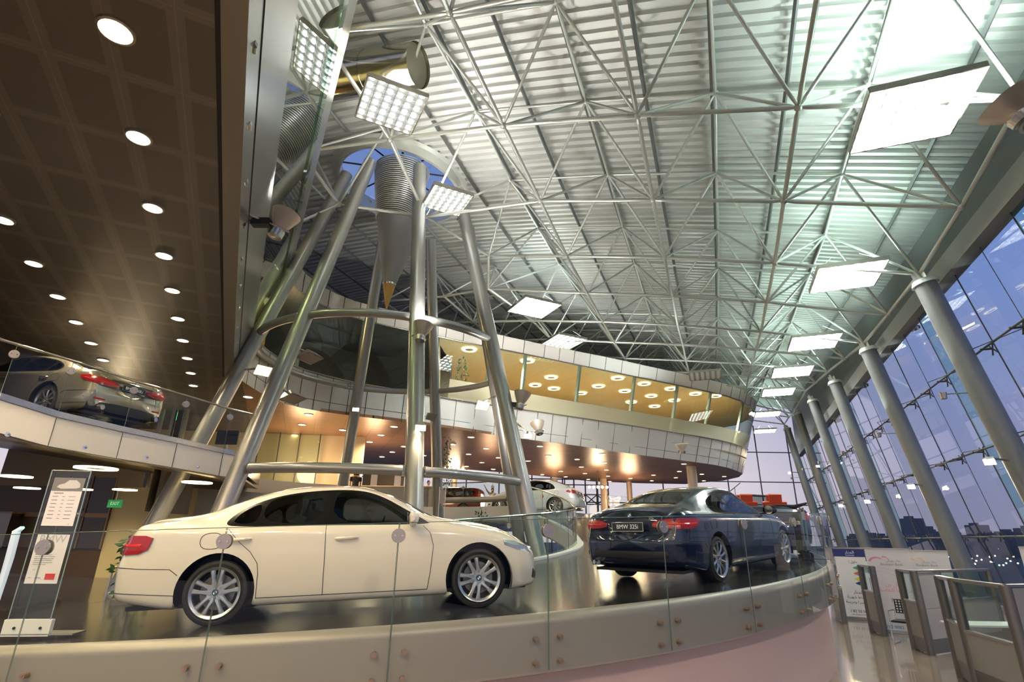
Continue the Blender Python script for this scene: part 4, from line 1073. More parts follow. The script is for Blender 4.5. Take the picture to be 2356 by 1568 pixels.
car('coupe','white high-riding fastback car far behind on the upper ramp, rear toward right',X6,P_pearl,tuple(at(1291,1180,Y=28.0)*V(1,1,0)+V(0,0,3.25)),156,0)
car('convertible','dark blue open-top car with orange red seats behind the blue coupe',CAB,P_blue,(6.2,13.85,onramp(6.2,13.85)),73,3.2)
car('suv','dark red off-road car far behind left of the white fastback',SUV,P_maroon,tuple(at(1075,1160,Y=34)*V(1,1,0)+V(0,0,3.25)),170,0)
# ------------------------------------------------------------------ glass balustrades
def disk(p,n,par,r=.067):
    MB().disc(p+n*.022,n,r,.012,28).disc(p-n*.022,n,r,.012,28).build('clamp_disc',mat('disc_steel',(.50,.46,.42),.35,.8),par,smooth=40)
    t=unit(np.cross(n,UP))
    for s in(-.035,.035):MB().disc(p+n*.032+t*s,n,.008,.008,8).build('clamp_screw',M_chrome,par)
def outer_rail():
    JT=[-98+7.5*k for k in range(0,21)]
    names=['far left behind the acrylic information stand','at the rear bumper of the white saloon','in front of the rear wheel and door of the white saloon','in front of the front wheel of the white saloon','between the white saloon and the blue coupe','in front of the rear of the blue coupe','in front of the side of the blue coupe','beside the front wheel of the blue coupe','beside the service trolley','right of the trolley, at the curving end']
    for k,(a,b) in enumerate(zip(JT,JT[1:])):
        c=rp(12.02,(a+b)/2,-.5);lab='glass balustrade panel '+(names[k] if k<len(names) else 'on the far turn of the ramp')
        o=root('balustrade_panel',lab,'glass panel',c,group='glass balustrade panels along the ramp edge')
        rows=[]
        for s in np.linspace(.004,.996,7):
            t=a+(b-a)*s;rows.append([rp(12.041,t,-.50),rp(12.041,t,.92)])
        m=MB();m.loft(rows);m.build('pane',M_glass,o,smooth=30)
        m=MB();
        for t in(a,b):m.tube(rp(12.041,t+(.02 if t==a else -.02),-.50),rp(12.041,t+(.02 if t==a else -.02),.92),.0032,4)
        m.path([rp(12.041,t,.92) for t in np.linspace(a,b,7)],.0032,4)
        m.build('edge',mat('glass_edge_green',(.10,.16,.13),.15),o)
        for t0,sg in((a,1),(b,-1)):
            for z in(-.215,-.43):
                t=t0+sg*math.degrees(.135/12);p=rp(12.05,t,z);pass
                n=V(math.cos(math.radians(t)),math.sin(math.radians(t)),0)
                MB().tube(p-n*.05,p+n*.012,.024,14).tube(p+n*.012,p+n*.016,.012,6).build('bolt',mat('bronze_bolt',(.45,.33,.24),.3,.9),o,smooth=40)
        n=V(math.cos(math.radians(a)),math.sin(math.radians(a)),0);disk(rp(12.041,a,.80),n,o)
outer_rail()
def inner_rail():
    o=root('inner_railing','curved glass railing with steel handrail around the inner void','railing',rp(6.15,-40),)
    JT=[-100+13*k for k in range(15)]
    for a,b in zip(JT,JT[1:]):
        rows=[]
        for s in np.linspace(.006,.994,6):
            t=a+(b-a)*s;rows.append([rp(6.09,t,-.3),rp(6.09,t,.98)])
        MB().loft(rows).build('pane',M_glassg,o,smooth=30)
        n=V(math.cos(math.radians(a)),math.sin(math.radians(a)),0);disk(rp(6.09,a,.80),n,o,.06)
        MB().tube(rp(6.09,a,-.3),rp(6.09,a,.98),.006,4).build('joint',mat('glass_edge_green'),o)
    MB().path([rp(6.09,t,1.0) for t in np.linspace(-100,82,120)],.026,8).build('handrail',M_chrome,o,smooth=True)
inner_rail()
def upper_rail():
    rp_=[(-330,700),(-150,743),(0,783),(163,831),(303,877),(432,912),(505,935),(574,956)]
    eb=[(x,y) for x,y,_ in e2px]
    o=root('upper_railing','glass railing with steel top rail along the upper left floor edge','railing',E2P[3])
    top=[]
    for p in E2P:
        q=pj(p)
        # rail point in the same plumb line
        best=min(np.arange(.6,1.6,.01),key=lambda h:abs(pj(p+V(0,0,h))[1]-float(np.interp(pj(p+V(0,0,h))[0],[a for a,b in rp_],[b for a,b in rp_]))))
        top.append(p+V(0,0,best))
    for i in range(len(E2P)-1):
        MB().loft([[E2P[i],top[i]],[E2P[i+1],top[i+1]]]).build('pane',M_glass,o)
        MB().tube(E2P[i],top[i],.006,4).build('joint',mat('glass_edge_green'),o)
        if i>=2:
            n=unit(V(.7,-.7,0));disk(E2P[i]*.18+top[i]*.82,n,o)
    MB().path([p+V(0,0,.02) for p in top],.022,8).build('handrail',M_strip,o,smooth=True)
    p=top[-1];m=MB();m.path([p,p+V(.12,.02,-.02),p+V(.12,.02,-.12),p+V(.28,.05,-.14)],.03,6);m.build('end_bracket',M_strip,o)
    for i,(x,y) in enumerate(((18,999),(195,1029),(337,1052),(454,1074))):
        q=at(x,y,Y=float(np.interp(x,[a for a,b,c in e2px],[c for a,b,c in e2px]))-.02);n=unit(V(.55,-.83,0))
        s=root('sprinkler_nozzle','small chrome nozzle on the white upper fascia, number %s from the left'%['one','two','three','four'][i],'nozzle',q,group='nozzles on the upper fascia')
        MB().disc(q,n,.035,.02,16).tube(q,q+n*.06+V(.03,0,0),.012,8).build('nozzle_body',M_chrome,s)
upper_rail()
# ------------------------------------------------------------------ luminaires under the space frame
def latpix(px,py,drop=.15):
    best=None
    for i in np.arange(-5,3.6,.25):
        for j in np.arange(-1,14,.25):
            P=lat(i,j)-V(0,0,drop);q=pj(P);e=(q[0]-px)**2+(q[1]-py)**2
            if best is None or e<best[0]:best=(e,i,j)
    _,i0,j0=best
    for i in np.arange(i0-.25,i0+.26,.05):
        for j in np.arange(j0-.25,j0+.26,.05):
            P=lat(i,j)-V(0,0,drop);q=pj(P);e=(q[0]-px)**2+(q[1]-py)**2
            if e<best[0]:best=(e,i,j)
    P=lat(best[1],best[2])-V(0,0,drop);return at(px,py,Y=P[1])
LUM=[(900,243,BDIR,1,.85,'louvred square ceiling light at top left below the shiny air duct'),
(1029,459,BDIR,1,.72,'louvred square ceiling light right of the ribbed hanging cone'),
(1229,706,BDIR,1,1.0,'bright square ceiling light above the middle of the office block'),
(1298,784,BDIR,.35,1.0,'dimmer square ceiling light just above the office parapet'),
(2097,258,E1,1.5,1.0,'very bright square ceiling light at the upper right'),
(1948,634,E1,1.5,1.0,'bright square ceiling light second from upper right, near the first column top'),
(1872,785,E1,1.2,1.0,'bright square ceiling light beside the top of the second slanted column'),
(1822,853,E1,1,1.0,'square ceiling light beside the top of the third slanted column'),
(1790,900,E1,.8,1.0,'small square ceiling light fourth in the row toward the far end'),
(1766,951,E1,.7,1.0,'small square ceiling light fifth in the row toward the far end'),
(1760,990,E1,.6,1.0,'smallest square ceiling light at the far end of the row'),
(1622,862,E1,.06,1.0,'unlit square ceiling light above the right end of the office parapet'),
(690,130,BDIR,.0,.0,'')]
def luminaire():
    k=0
    for (px,py,dx,pw,sc,lab) in LUM:
        if not lab:continue
        c=latpix(px,py);sz=1.75*sc if sc<1 else 1.75
        dx=unit(dx);dy=np.cross(UP,dx);n=6;h=.12
        o=root('ceiling_light',lab,'ceiling light',c,group='louvred square lights hung in the space frame')
        m=MB()
        for s in(-1,1):
            m.box(c+dx*s*sz/2,(.03,sz,h),[dx,dy,UP]);m.box(c+dy*s*sz/2,(sz,.03,h),[dx,dy,UP])
        m.build('frame',M_strip,o)
        m=MB()
        for q in range(1,n):
            t=(q/n-.5)*sz;m.box(c+dx*t,(.012,sz,h*.8),[dx,dy,UP]);m.box(c+dy*t,(sz,.012,h*.8),[dx,dy,UP])
        m.build('louvre',mat('louvre_metal',(.7,.7,.68),.25,.8),o,kind=None)
        e=[0,0]
        es=.15 if pw<.1 else (6 if pw<.5 else (9 if px<1100 else 85))
        MB().box(c+UP*.065,(sz*.98,sz*.98,.01),[dx,dy,UP]).build('reflector',mat('lum_back_%s'%('a' if pw<.1 else 'b' if pw<.5 else 'c' if px<1100 else 'd'),(.35,.36,.36),.3,emit=(.97,1,.95),es=min(es*.02,.9)),o)
        lm=mat('lum_lamp_%s'%('a' if pw<.1 else 'b' if pw<.5 else 'c' if px<1100 else 'd'),(1,1,1),.5,emit=(.95,1,.96),es=es);src=None
        for q in range(n):
            for r in range(n):
                off=dx*((q+.5)/n*sz-sz/2)+dy*((r+.5)/n*sz-sz/2)+UP*.04
                if src is None:src=MB().disc(c+off,UP,sz/n*(.24 if px<1100 else .32),.03,10).build('lamp',lm,o);off0=off
                else:
                    cc_=src.copy();COL.objects.link(cc_);cc_.location=Vector((off-off0).tolist())
        m=MB()
        for sx_ in(-1,1):
            for sy in(-1,1):m.tube(c+dx*sx_*sz*.42+dy*sy*sz*.42+UP*.06,c+dx*sx_*sz*.2+dy*sy*sz*.2+UP*.5,.008,4)
        m.build('hanger',M_chrome,o)
        if pw>=.3:
            cc=COOL if px>1100 else WHITE
            arealight('lum_up',c+UP*.16,(0,0,1),sz*.9,80*pw*(1.3 if px>1500 else 1),(.72,1,.87) if px>1500 else cc,spread=2.9)
luminaire()
# ------------------------------------------------------------------ floodlights
def dishflood(p,aim,label,side,power=250,col=WHITE,r=.30,on=True):
    """reflector uplight: round dish, ballast drum, bracket"""
    aim=unit(aim);o=root('reflector_floodlight',label,'floodlight',p,group='round reflector uplights')
    MB().lathe([(r*.38,0),(r*.62,.10),(r*.9,.26),(r,.34),(r*.97,.34),(r*.58,.10),(r*.3,.02)],p,aim,28,closed=True).build('dish',mat('dish_cream',(.62,.52,.42),.35,.3),o,smooth=40)
    MB().lathe([(.02,-.16),(r*.5,-.15),(r*.52,-.02),(r*.38,0),(.02,.0)],p,aim,20).build('lamp_housing',M_strip,o,smooth=35)
    u,w=frame(aim)
    MB().box(p+side*.28-UP*.02,(.3,.14,.12)).build('ballast_box',M_black,o)
    MB().path([p-w*.2,p-w*.2+side*.2,p+side*.6],.018,6).path([p+w*.2,p+w*.2+side*.2,p+side*.6],.018,6).build('bracket',M_strip,o)
    if on:
        MB().disc(p+aim*.05,aim,r*.4,.02,16).build('lamp',M_lampN,o)
        spotlight('flood_spot',p+aim*.3,aim,power,col,2.0,.8,.12)
n_=WNRM
dishflood(at(640,528,plane=(unit(np.cross(ADIR,WN)),WE0+n_*.45)),(.25,.1,1),'round reflector floodlight on the metal wall, upper left',-n_,900,WHITE,.24)
pL=leg(2,7.1);dishflood(pL+V(.17,-.32,-.15),(.1,.15,1),'round reflector floodlight clamped on the middle tower leg',V(-.3,.6,0),900,WHITE,.26)
_z=min(np.arange(4,8,.02),key=lambda z:abs(pj(leg(3,z))[1]-930));pL=leg(3,_z);dishflood(pL+V(.42,-.1,0),(.2,.1,1),'round reflector floodlight beside the right foremost tower leg',V(-.6,.15,0),900,WHITE,.24)
dishflood(at(1240,990,Y=20.5),(-.2,.3,1),'round reflector floodlight below the frosted office glass, left one',V(.1,.6,0),1200,WHITE,.28)
dishflood(at(1570,1036,Y=27.5),(-.1,-.2,1),'round reflector floodlight on the right part of the office fascia',V(.1,.8,0),900,COOL,.32)
dishflood(at(2345,262,Y=7.5),(-.5,.2,1),'round reflector cut off by the right picture edge, top',V(.6,.1,0),2200,COOL,.45)
dishflood(at(640,528,Y=3)+V(0,-4,4),(.3,.2,1),'reflector floodlight out of view','x' and V(0,-.3,0),900,WHITE,.24) if False else None
def boxflood(p,aim,label,side,on=True,es='flood',w=.36,pw=60,light=True):
    aim=unit(aim);o=root('box_floodlight',label,'floodlight',p,group='box floodlights')
    s=unit(np.cross(aim,UP));u=np.cross(s,aim)
    m=MB();f=[p+aim*.12+s*a*w/2+u*b*w*.36 for a,b in((-1,-1),(1,-1),(1,1),(-1,1))];k=[p-aim*.06+s*a*w*.3+u*b*w*.16 for a,b in((-1,-1),(1,-1),(1,1),(-1,1))]
    m.add(f+k,[(4,5,6,7),(0,1,5,4),(1,2,6,5),(2,3,7,6),(3,0,4,7)]);m.build('housing',mat('flood_housing',(.45,.42,.36),.4,.5),o)
    m=MB();g=[p+aim*.115+s*a*w*.46+u*b*w*.32 for a,b in((-1,-1),(1,-1),(1,1),(-1,1))];m.add(g,[(0,1,2,3)])
    m.build('front_glass',M_lampF if on and es=='flood' else (M_lampN if on else mat('flood_glass_off',(.35,.3,.25),.2)),o)
    MB().tube(p-aim*.05,p-aim*.05+side,.03,8).build('arm',M_strip,o)
    if on and light:spotlight('box_spot',p+aim*.2,aim,pw,WARM2,2.2,.7,.06)
cv=V(0,0,HC)
def tocam(p):return unit(cv-p)
for (px,py,Y,k,lab,on,es) in ((603,848,14.3,0,'lit box floodlight on the leftmost tower leg',1,'n'),(712,815,13.6,1,'unlit box floodlight on the second tower leg, upper',0,''),(672,908,13.4,1,'unlit box floodlight on the second tower leg, lower',0,''),(819,937,20.4,6,'glaring box floodlight on the back left tower leg',1,'flood'),(968,976,12.4,2,'glaring box floodlight on the middle tower leg',1,'flood'),(1108,928,16.0,3,'lit box floodlight hung left of the right tower leg',1,'n'),(1215,997,17.2,3,'small glaring box floodlight right of the right tower leg',1,'flood'),(990,955,20.5,5,'small unlit box floodlight on the leg behind the middle one',0,'')):
    p=at(px,py,Y=Y);q=leg(k,p[2]);d=(q-p)*V(1,1,0);L=np.linalg.norm(d);side=unit(d)*max(.1,L-.2) if L>.25 else V(0,.15,0)
    aim=tocam(p)*.7+V(0,0,-.75) if es=='flood' else V(.5,-.5,-.6) if not on else tocam(p)*.6+V(.3,0,-.5)
    w=.42 if es!='flood' else .24
    if px==672 or px==712:aim=V(.3,-.1,-.9);w=.6
    boxflood(p,aim,lab,side,bool(on),es,w,pw=220 if es=='flood' else 90)
# ------------------------------------------------------------------ downlights in the dark ceilings
LDL=[(267,70,'o'),(319,315,'c'),(352,477,'o'),(378,587,'c'),(397,667,'w'),(410,732,'w'),(421,782,'w'),(431,823,'w'),(439,857,'w'),(445,886,'w'),(8,505,'w'),(78,605,'w'),(133,681,'w'),(175,740,'w'),(209,788,'w'),(237,827,'w'),(-90,385,'w'),(-40,250,'w')]
M_rimm=mat('downlight_rim',(.5,.45,.4),.3,.8)
def downlight(px,py,z,r,m_,lab,grp,name='downlight',ring=False):
    p=at(px,py,z=z-.012)
    o=root(name,lab,'downlight',p,group=grp)
    if ring:
        MB().lathe([(r*.62,-.03),(r,-.03),(r,.0),(r*.62,.0)],p,UP,24,closed=True).build('glowing_ring',m_,o,smooth=40)
        MB().disc(p+V(0,0,-.01),UP,r*.62,.012,20).build('centre_cap',mat('ring_centre',(.5,.38,.2),.5),o)
    else:
        MB().disc(p,UP,r,.012,20).build('lens',m_,o)
        MB().lathe([(r,-.02),(r*1.18,-.015),(r*1.2,.01),(r,.01)],p,UP,20,closed=True).build('rim',M_rimm,o)
    return p
for k,(x,y,c) in enumerate(LDL):
    m_={'o':mat('dl_orange',(1,1,1),.5,emit=(1,.62,.25),es=22),'c':mat('dl_cool',(1,1,1),.5,emit=(.93,1,.75),es=9),'w':mat('dl_warm',(1,1,1),.5,emit=(1,.86,.5),es=10)}[c]
    lab={0:'large glowing orange downlight at the top of the dark ceiling',1:'greenish white downlight below the big orange one',2:'orange downlight third down the right row of the dark ceiling',3:'pale downlight fourth down the right row of the dark ceiling'}.get(k,'round warm downlight in the %s row of the dark perforated ceiling'%('right' if 4<=k<10 else 'left'))
    p=downlight(x,y,ZC,.125 if k else .14,m_,lab,None if k<4 else ('downlights in the right row' if k<10 else 'downlights in the left row'))
    if k%2==0 or x<240:spotlight('dl',p-UP*.05,(0,0,-1),200,WARM2 if c!='c' else WHITE,2.5,.8,.1)
RDL=[(1050+x/2.851,600+y/2.851) for x,y in [(95,1153),(195,1229),(80,1266),(167,1321),(66,1346),(242,1365),(275,1289),(470,1310),(548,1214),(603,1277),(685,1378),(563,1400),(792,1300),(820,1350),(843,1393),(717,1414),(865,1431),(957,1265),(972,1322),(985,1369),(995,1410),(1006,1445),(1142,1425),(1140,1385),(1293,1403),(1282,1440),(1492,1330),(1463,1379),(1440,1420),(1610,1397),(1623,1440),(1757,1412)]]
RDL+=[(500+x/3.366,750+y/3.366) for x,y in [(238,546),(708,684),(656,760),(600,840),(665,889),(545,915),(465,917),(793,956),(843,911),(903,861),(970,802),(1105,942),(1180,894),(1268,841),(1370,776),(1355,973),(1445,930),(1275,1010),(1047,985),(1598,1000),(1823,913),(1965,858)]]
M_dlb=mat('dl_soffit',(1,1,1),.5,emit=(1,.78,.45),es=14)
for k,(x,y) in enumerate(RDL):
    p=downlight(x,y,ZC,.15,M_dlb,'round warm downlight in the warm-lit ceiling under the office block','bronze ceiling downlights')
for (x,y,pw) in ((700,960,500),(870,1010,600),(1040,1040,600),(1200,1060,600),(1400,1090,500),(1560,1085,400)):
    p=at(x,y,z=ZC-.15);spotlight('soffit_spot',p,(0,0,-1),pw*1.2,WARM2,2.8,.9,.05)
RING=[(1050+x/2.851,600+y/2.851) for x,y in [(85,580),(465,655),(622,763),(517,814),(640,837),(817,867),(932,821),(1058,769),(1105,853),(1232,805),(1408,838),(1147,925),(1278,885),(1430,914),(1300,953),(1568,871),(1700,885)]]
for (x,y) in RING:
    downlight(x,y,10.88,.36,mat('ring_warm',(1,1,1),.5,emit=(1,.83,.5),es=5),'glowing ring light on the ceiling inside the glazed office','ring lights inside the glazed office','ring_light',True)
arr=[at(x,y,z=10.7) for x,y in ((1110,800),(1230,850),(1330,865),(1420,880),(1560,905),(1660,915))]
for p in arr:arealight('office_area',p+V(0,1.5,0),(0,0,-1),.6,200,(1,.82,.5),spread=3)
for (x,y,r_) in ((222,1075,.36),(454,1108,.33),(38,1094,.3),(63,1121,.3),(288,1125,.3),(330,1140,.3),(420,1155,.3),(190,1124,.25)):
    pz=3.28
    if y<1110:pz=3.30
    p=at(x,y,z=pz);downlight(x,y,pz,r_,mat('ring_lounge',(1,1,1),.5,emit=(1,.78,.38),es=7),'wide ring lamp glowing in the lounge ceiling, lower left','lounge ceiling ring lamps','ring_light',True)
    spotlight('lounge',p-UP*.06,(0,0,-1),150,(1,.75,.4),2.6,.8,.25)

# the same downlight rows carry on over and behind the viewer
for k,(a,b) in enumerate(((-1.2,1.5),(-1.2,-1.5),(-3.4,1.5),(-3.4,4.0),(-3.4,-1.5),(-6,1.5),(-6,5.0),(-8.5,4.0))):
    p=WE0+BDIR*a+ADIR*(b-3.0);p[2]=ZC-.012
    o=root('downlight','warm downlight of the dark ceiling above the viewer, outside the picture','downlight',p,group='downlights above the viewer')
    MB().disc(p,UP,.125,.012,20).build('lens',mat('dl_warm'),o);spotlight('dl',p-UP*.05,(.25,.35,-1),420,(1,.76,.46),2.4,.9,.12)
nn=-WNRM
for s_ in (1.5,5,9,13):
    p=WS+ADIR*(s_+3)+nn*1.3+UP*4.2;arealight('upper_room_fill',p,(0,0,-1),.8,150,(1,.84,.52),spread=3.1)  # added lights behind the screen glass to brighten the inner wall

for (x,y,z,pw) in ((2.5,-1.5,6.5,700),(5.5,1.0,6.5,500)):  # added lamps behind the viewer, throwing warm light on the fascia
    o=root('downlight','added unseen warm lamp behind the viewer, warming the ramp fascia','downlight',(x,y,z),group='downlights above the viewer')
    MB().tube((x,y,z),(x,y,z+.25),.12,16).build('can',M_strip,o);MB().tube((x,y,z+.25),(x,y,z+4),.02,6).build('stem',M_strip,o)
    spotlight('dl',V(x,y,z-.05),(-.2,1,-.9),pw,(1,.72,.5),1.9,.9,.12)

pointlight('upper_floor_fill',(-13.5,18,4.9),200,(1,.8,.5),.2)  # added point light without a fixture, brightening the cream back wall
for (x,y,Yv,tx,ty,tY,pw) in ((1186,930,16.4,1300,950,27,900),(1240,990,20.5,1480,1010,33,1300)):
    a=at(x,y,Y=Yv)+V(.1,.2,.1);b=at(tx,ty,Y=tY);spotlight('fascia_wash',a,b-a,pw,WHITE,1.7,.9,.12)  # added beams from the floodlight positions, brightening the office fascia
# ------------------------------------------------------------------ slanted columns and glazed wall on the right
def colpts(j):
    T=lat(3,j);B_=T+E1*1.72;return T,V(B_[0],B_[1],0)
names=['slanted grey column cut off by the upper right corner','slanted grey column, foremost with its foot out of frame at right','slanted grey column second from the right, bright green lit top','slanted grey column third from the right','slanted grey column fourth from the right, white lit upper side','slanted grey column fifth from the right','slanted grey column sixth, farthest along the glass wall']
M_col=mat('column_grey',(.22,.225,.225),.45,.35)
COLS=[]
for n_i,j in enumerate((1,3,5,7,9,11,13)):
    T,Bp=colpts(j);o=root('slanted_column',names[n_i],'column',Bp,group='slanted columns along the glass wall')
    d=unit(T-Bp);top=T-d*.25-E1*0+V(0,0,-.18)+E1*.12
    MB().tube(Bp,top,.27,28).build('shaft',M_col,o,smooth=40)
    m=MB();m.tube(top-d*.02,top+d*.12,.33,28,.27);m.build('cap',mat('column_cap_white',(.7,.72,.7),.4,.2),o,smooth=40)
    m=MB();
    for a in range(3):
        u=unit(V(math.cos(a*2.1+.4),math.sin(a*2.1+.4),0));m.box(top+d*.2+u*.1,(.02,.2,.28),[np.cross(d,u),u,d])
    m.tube(top+d*.1,T,.06,10,.05);m.build('head_bracket',M_steelpale,o)
    COLS.append((T,Bp,j))
ZL=[0,2.35,4.67,6.85,9.0]
def gpt(j,z,o=.85):
    T,Bp=colpts(j);t=z/T[2];p=Bp+(T-Bp)*t+E1*o;return V(p[0],p[1],z)
def sidewall():
    js=np.arange(-2,14.01,.5)
    for wi,(z0,z1) in enumerate(zip(ZL,ZL[1:])):
        a=MB();b=MB()
        for k,(j0,j1) in enumerate(zip(js,js[1:])):
            q=[gpt(j0,z0),gpt(j1,z0),gpt(j1,z1),gpt(j0,z1)]
            (b if (k%4==3 ) else a).quad(*q)
        a.build('window_%d'%(10+2*wi),M_glassw,kind='structure');b.build('window_%d'%(11+2*wi),M_glassteal,kind='structure')
    m=MB()
    for k,j in enumerate(js):
        m.tube(gpt(j,0,.84),gpt(j,9.0,.84),.022 if k%2==0 else .012,4)
    for z in ZL[1:-1]:
        for j0,j1 in zip(js[::2],js[2::2]):
            m.tube(gpt(j0,z,.55),gpt(j1,z,.55),.028,6)
            mid=gpt((j0+j1)/2,z,.84);m.tube(gpt(j0,z,.25),mid,.012,4);m.tube(gpt(j1,z,.25),mid,.012,4)
    m.build('trim_14',M_dark,kind='structure')
    m=MB()
    for z in ZL[1:-1]:
        for j in js[1:]:
            c=gpt(j,z,.76);d=unit(gpt(j,z+1)-gpt(j,z))
            for s in(-1,1):m.tube(c-E2*.14-d*.14*s,c+E2*.14+d*.14*s,.02,5)
            m.tube(gpt(j,z,.5),c,.03,6)
    m.build('trim_15',M_dark,kind='structure')
    # edge beam and louvre strip on top
    m=MB();m.loft([[gpt(j,9.0,.6),gpt(j,9.45,.6),gpt(j,9.45,1.0),gpt(j,9.0,1.0)] for j in np.arange(-2,14.01,.5)],close=True)
    m.build('trim_16',mat('edge_beam_grey',(.33,.34,.33),.5,.3),kind='structure')
    m=MB();m.loft([[gpt(j,9.45,.75),gpt(j,9.45,.78)+V(0,0,max(0.3,lat(3.7,j,1)[2]-9.3))] for j in np.arange(-2,14.01,.5)]);m.build('wall_right_upper',mat('upper_wall_dark',(.10,.11,.11),.6),kind='structure')
    m=MB();m.loft([[gpt(j,0,.7),gpt(j,.25,.7),gpt(j,.25,.95),gpt(j,0,.95)] for j in np.arange(-2,14.01,1)],close=True);m.build('baseboard_right',M_strip,kind='structure')
sidewall()
def coolflood():
    # reflectors on columns and warm floods
    spec=[(2100,752,2,6.9,'reflector floodlight on the second slanted column, unlit dish seen edge on',0),(1985,885,3,6.6,'reflector floodlight on the third slanted column',0),(1925,965,4,6.2,'reflector floodlight on the fourth slanted column',0)]
    for (x,y,ci,z,lab,_) in spec:
        T,Bp,j=COLS[ci-0 if ci<len(COLS) else -1];
        p=at(x,y,Y=(Bp+(T-Bp)*(z/T[2]))[1]-.1)
        dishflood(p,(-.35,-.2,1),lab,E1*.25,on=False,r=.33)
    spec=[(2097,1115,2,'glaring warm box floodlight on the second slanted column, brightest',1),(1996,1150,3,'glaring warm box floodlight on the third slanted column',1),(2277,1056,1,'twin warm box floodlight on the foremost slanted column',1),(1935,1160,4,'small warm box floodlight on the fourth slanted column',1),(1817,1086,6,'round warm floodlight near the far end, left',1),(1882,1070,5,'round warm floodlight near the far end, right',1)]
    for (x,y,ci,lab,on) in spec:
        T,Bp,j=COLS[ci];z0=3.6
        best=min(np.arange(1.5,7,.05),key=lambda z:abs(pj(Bp+(T-Bp)*z/T[2])[1]-y));c=Bp+(T-Bp)*best/T[2]
        p=at(x,y,Y=c[1]-.35);d=(c-p)*V(1,1,0);side=unit(d)*max(.1,np.linalg.norm(d)-.25)
        boxflood(p,tocam(p)*.8+V(-.2,0,-.6),lab,side,True,'flood',.22,pw=260)
    # uplight washes on the column heads come from reflectors fixed lower on the shafts
    for ci,pw in ((1,90),(2,260),(3,260),(4,260),(5,200),(6,160)):
        T,Bp,j=COLS[ci];c=Bp+(T-Bp)*.62-E1*.75
        o=root('column_uplight','narrow uplight washing the head of the slanted column, %s from the right'%['','first','second','third','fourth','fifth','sixth'][ci],'floodlight',c,group='narrow uplights on the slanted columns')
        MB().tube(c-V(0,0,.12),c+V(0,0,.04),.07,14,.09).build('housing',M_strip,o,smooth=40)
        MB().tube(c,Bp+(T-Bp)*.62,.015,6).build('arm',M_strip,o)
        spotlight('column_wash',c+V(0,0,.06),T-c+V(0,0,.3),pw,COOL,.9,.5,.05)
coolflood()
# ------------------------------------------------------------------ far glazing, outside
def farwall():
    y=51;xs_=list(np.arange(-16,29,3))
    MB().quad(V(-16,y,0),V(29,y,0),V(29,y,12.5),V(-16,y,12.5)).build('window_20',glassm('far_glass',(.97,.97,.97),.0),kind='structure')
    m=MB()
    for x in xs_:m.tube(V(x,y-.1,0),V(x,y-.1,12.5),.06,5)
    for z in(3.5,5.3,7.3,10.0):m.tube(V(-16,y-.1,z),V(29,y-.1,z),.05,5)
    m.build('trim_17',M_dark,kind='structure')
    # floor behind on the upper level
    pts=[rp(11.6,t) for t in np.linspace(62,118,12)]
    MB().slab([V(p[0],p[1],2.70) for p in pts]+[V(-14,34,2.70),V(-14,50.5,2.70),V(22,50.5,2.70),V(17,33,2.70)],(0,0,.54)).build('floor_back',M_ramp,kind='structure',tri=True)
    m=MB();m.loft([[rp(6.2,t,-.55),rp(6.2,t,.82),rp(6.4,t,.82),rp(6.4,t,-.55)] for t in np.linspace(84,190,30)]);m.build('wall_parapet',mat('parapet_grey',(.30,.27,.24),.5,.2),kind='structure',smooth=40)
    # steel frame outside
    o=root('steel_lattice','dark steel lattice frame standing outside behind the white fastback car','steel frame',(6.5,53,3))
    m=MB();
    for x in np.arange(4,9.6,1.1):m.tube((x,54,-8.5),(x,54,8.0),.07,5)
    for z in np.arange(2.6,8.1,.9):m.tube((4,54,z),(9.5,54,z),.05,5)
    for x in np.arange(4,8.5,1.1):
        for z in(3.5,5.3):m.tube((x,54,z),(x+1.1,54,z+.9),.05,5);m.tube((x+1.1,54,z),(x,54,z+.9),.05,5)
    m.build('lattice',M_dark,o)
    b=root('outdoor_stair','grey outdoor stair flight rising to the right beyond the open-top car','stair',(20,58,2))
    m=MB();m.slab([V(17.5,58,2),V(24,58,2),V(24,58,6.8)],(0,.3,0));m.box((20,58.15,-3.25),(1,.3,10.5))
    m.build('stringer',mat('stair_grey',(.25,.25,.28),.6),b)
    m=MB();[m.tube((17.5+k*.65,57.9,2+k*.48),(17.5+k*.65,57.9,3.1+k*.48),.03,4) for k in range(10)];m.tube((17.5,57.9,3.1),(24,57.9,7.9),.04,5);m.build('stair_rail',M_dark,b)
farwall()
M_colw=mat('warm_round_column',(.55,.42,.32),.4,.2)
for k,(x,yt,w,lab) in enumerate(((1388,1101,.26,'round column under the office block, left of the blue coupe'),(1447,1108,.22,'thin round column behind the blue coupe rear glass'),(1590,1072,.30,'short round column right under the office tip, above the blue coupe roof'),(1275,1100,.26,'round column above the white fastback car'),(1046,1082,.2,'thin round column right of the tower leg behind the middle one'),(741,1046,.42,'yellowish round column left of the standing woman'))):
    p=at(x,yt,z=ZC);o=root('round_column',lab,'column',V(p[0],p[1],3.25),group='round columns under the office block')
    MB().tube(V(p[0],p[1],3.25),V(p[0],p[1],ZC),w,20).build('shaft',M_colw,o,smooth=40);MB().disc((p[0],p[1],3.28),UP,w*1.3,.05,20).build('base_ring',M_strip,o)
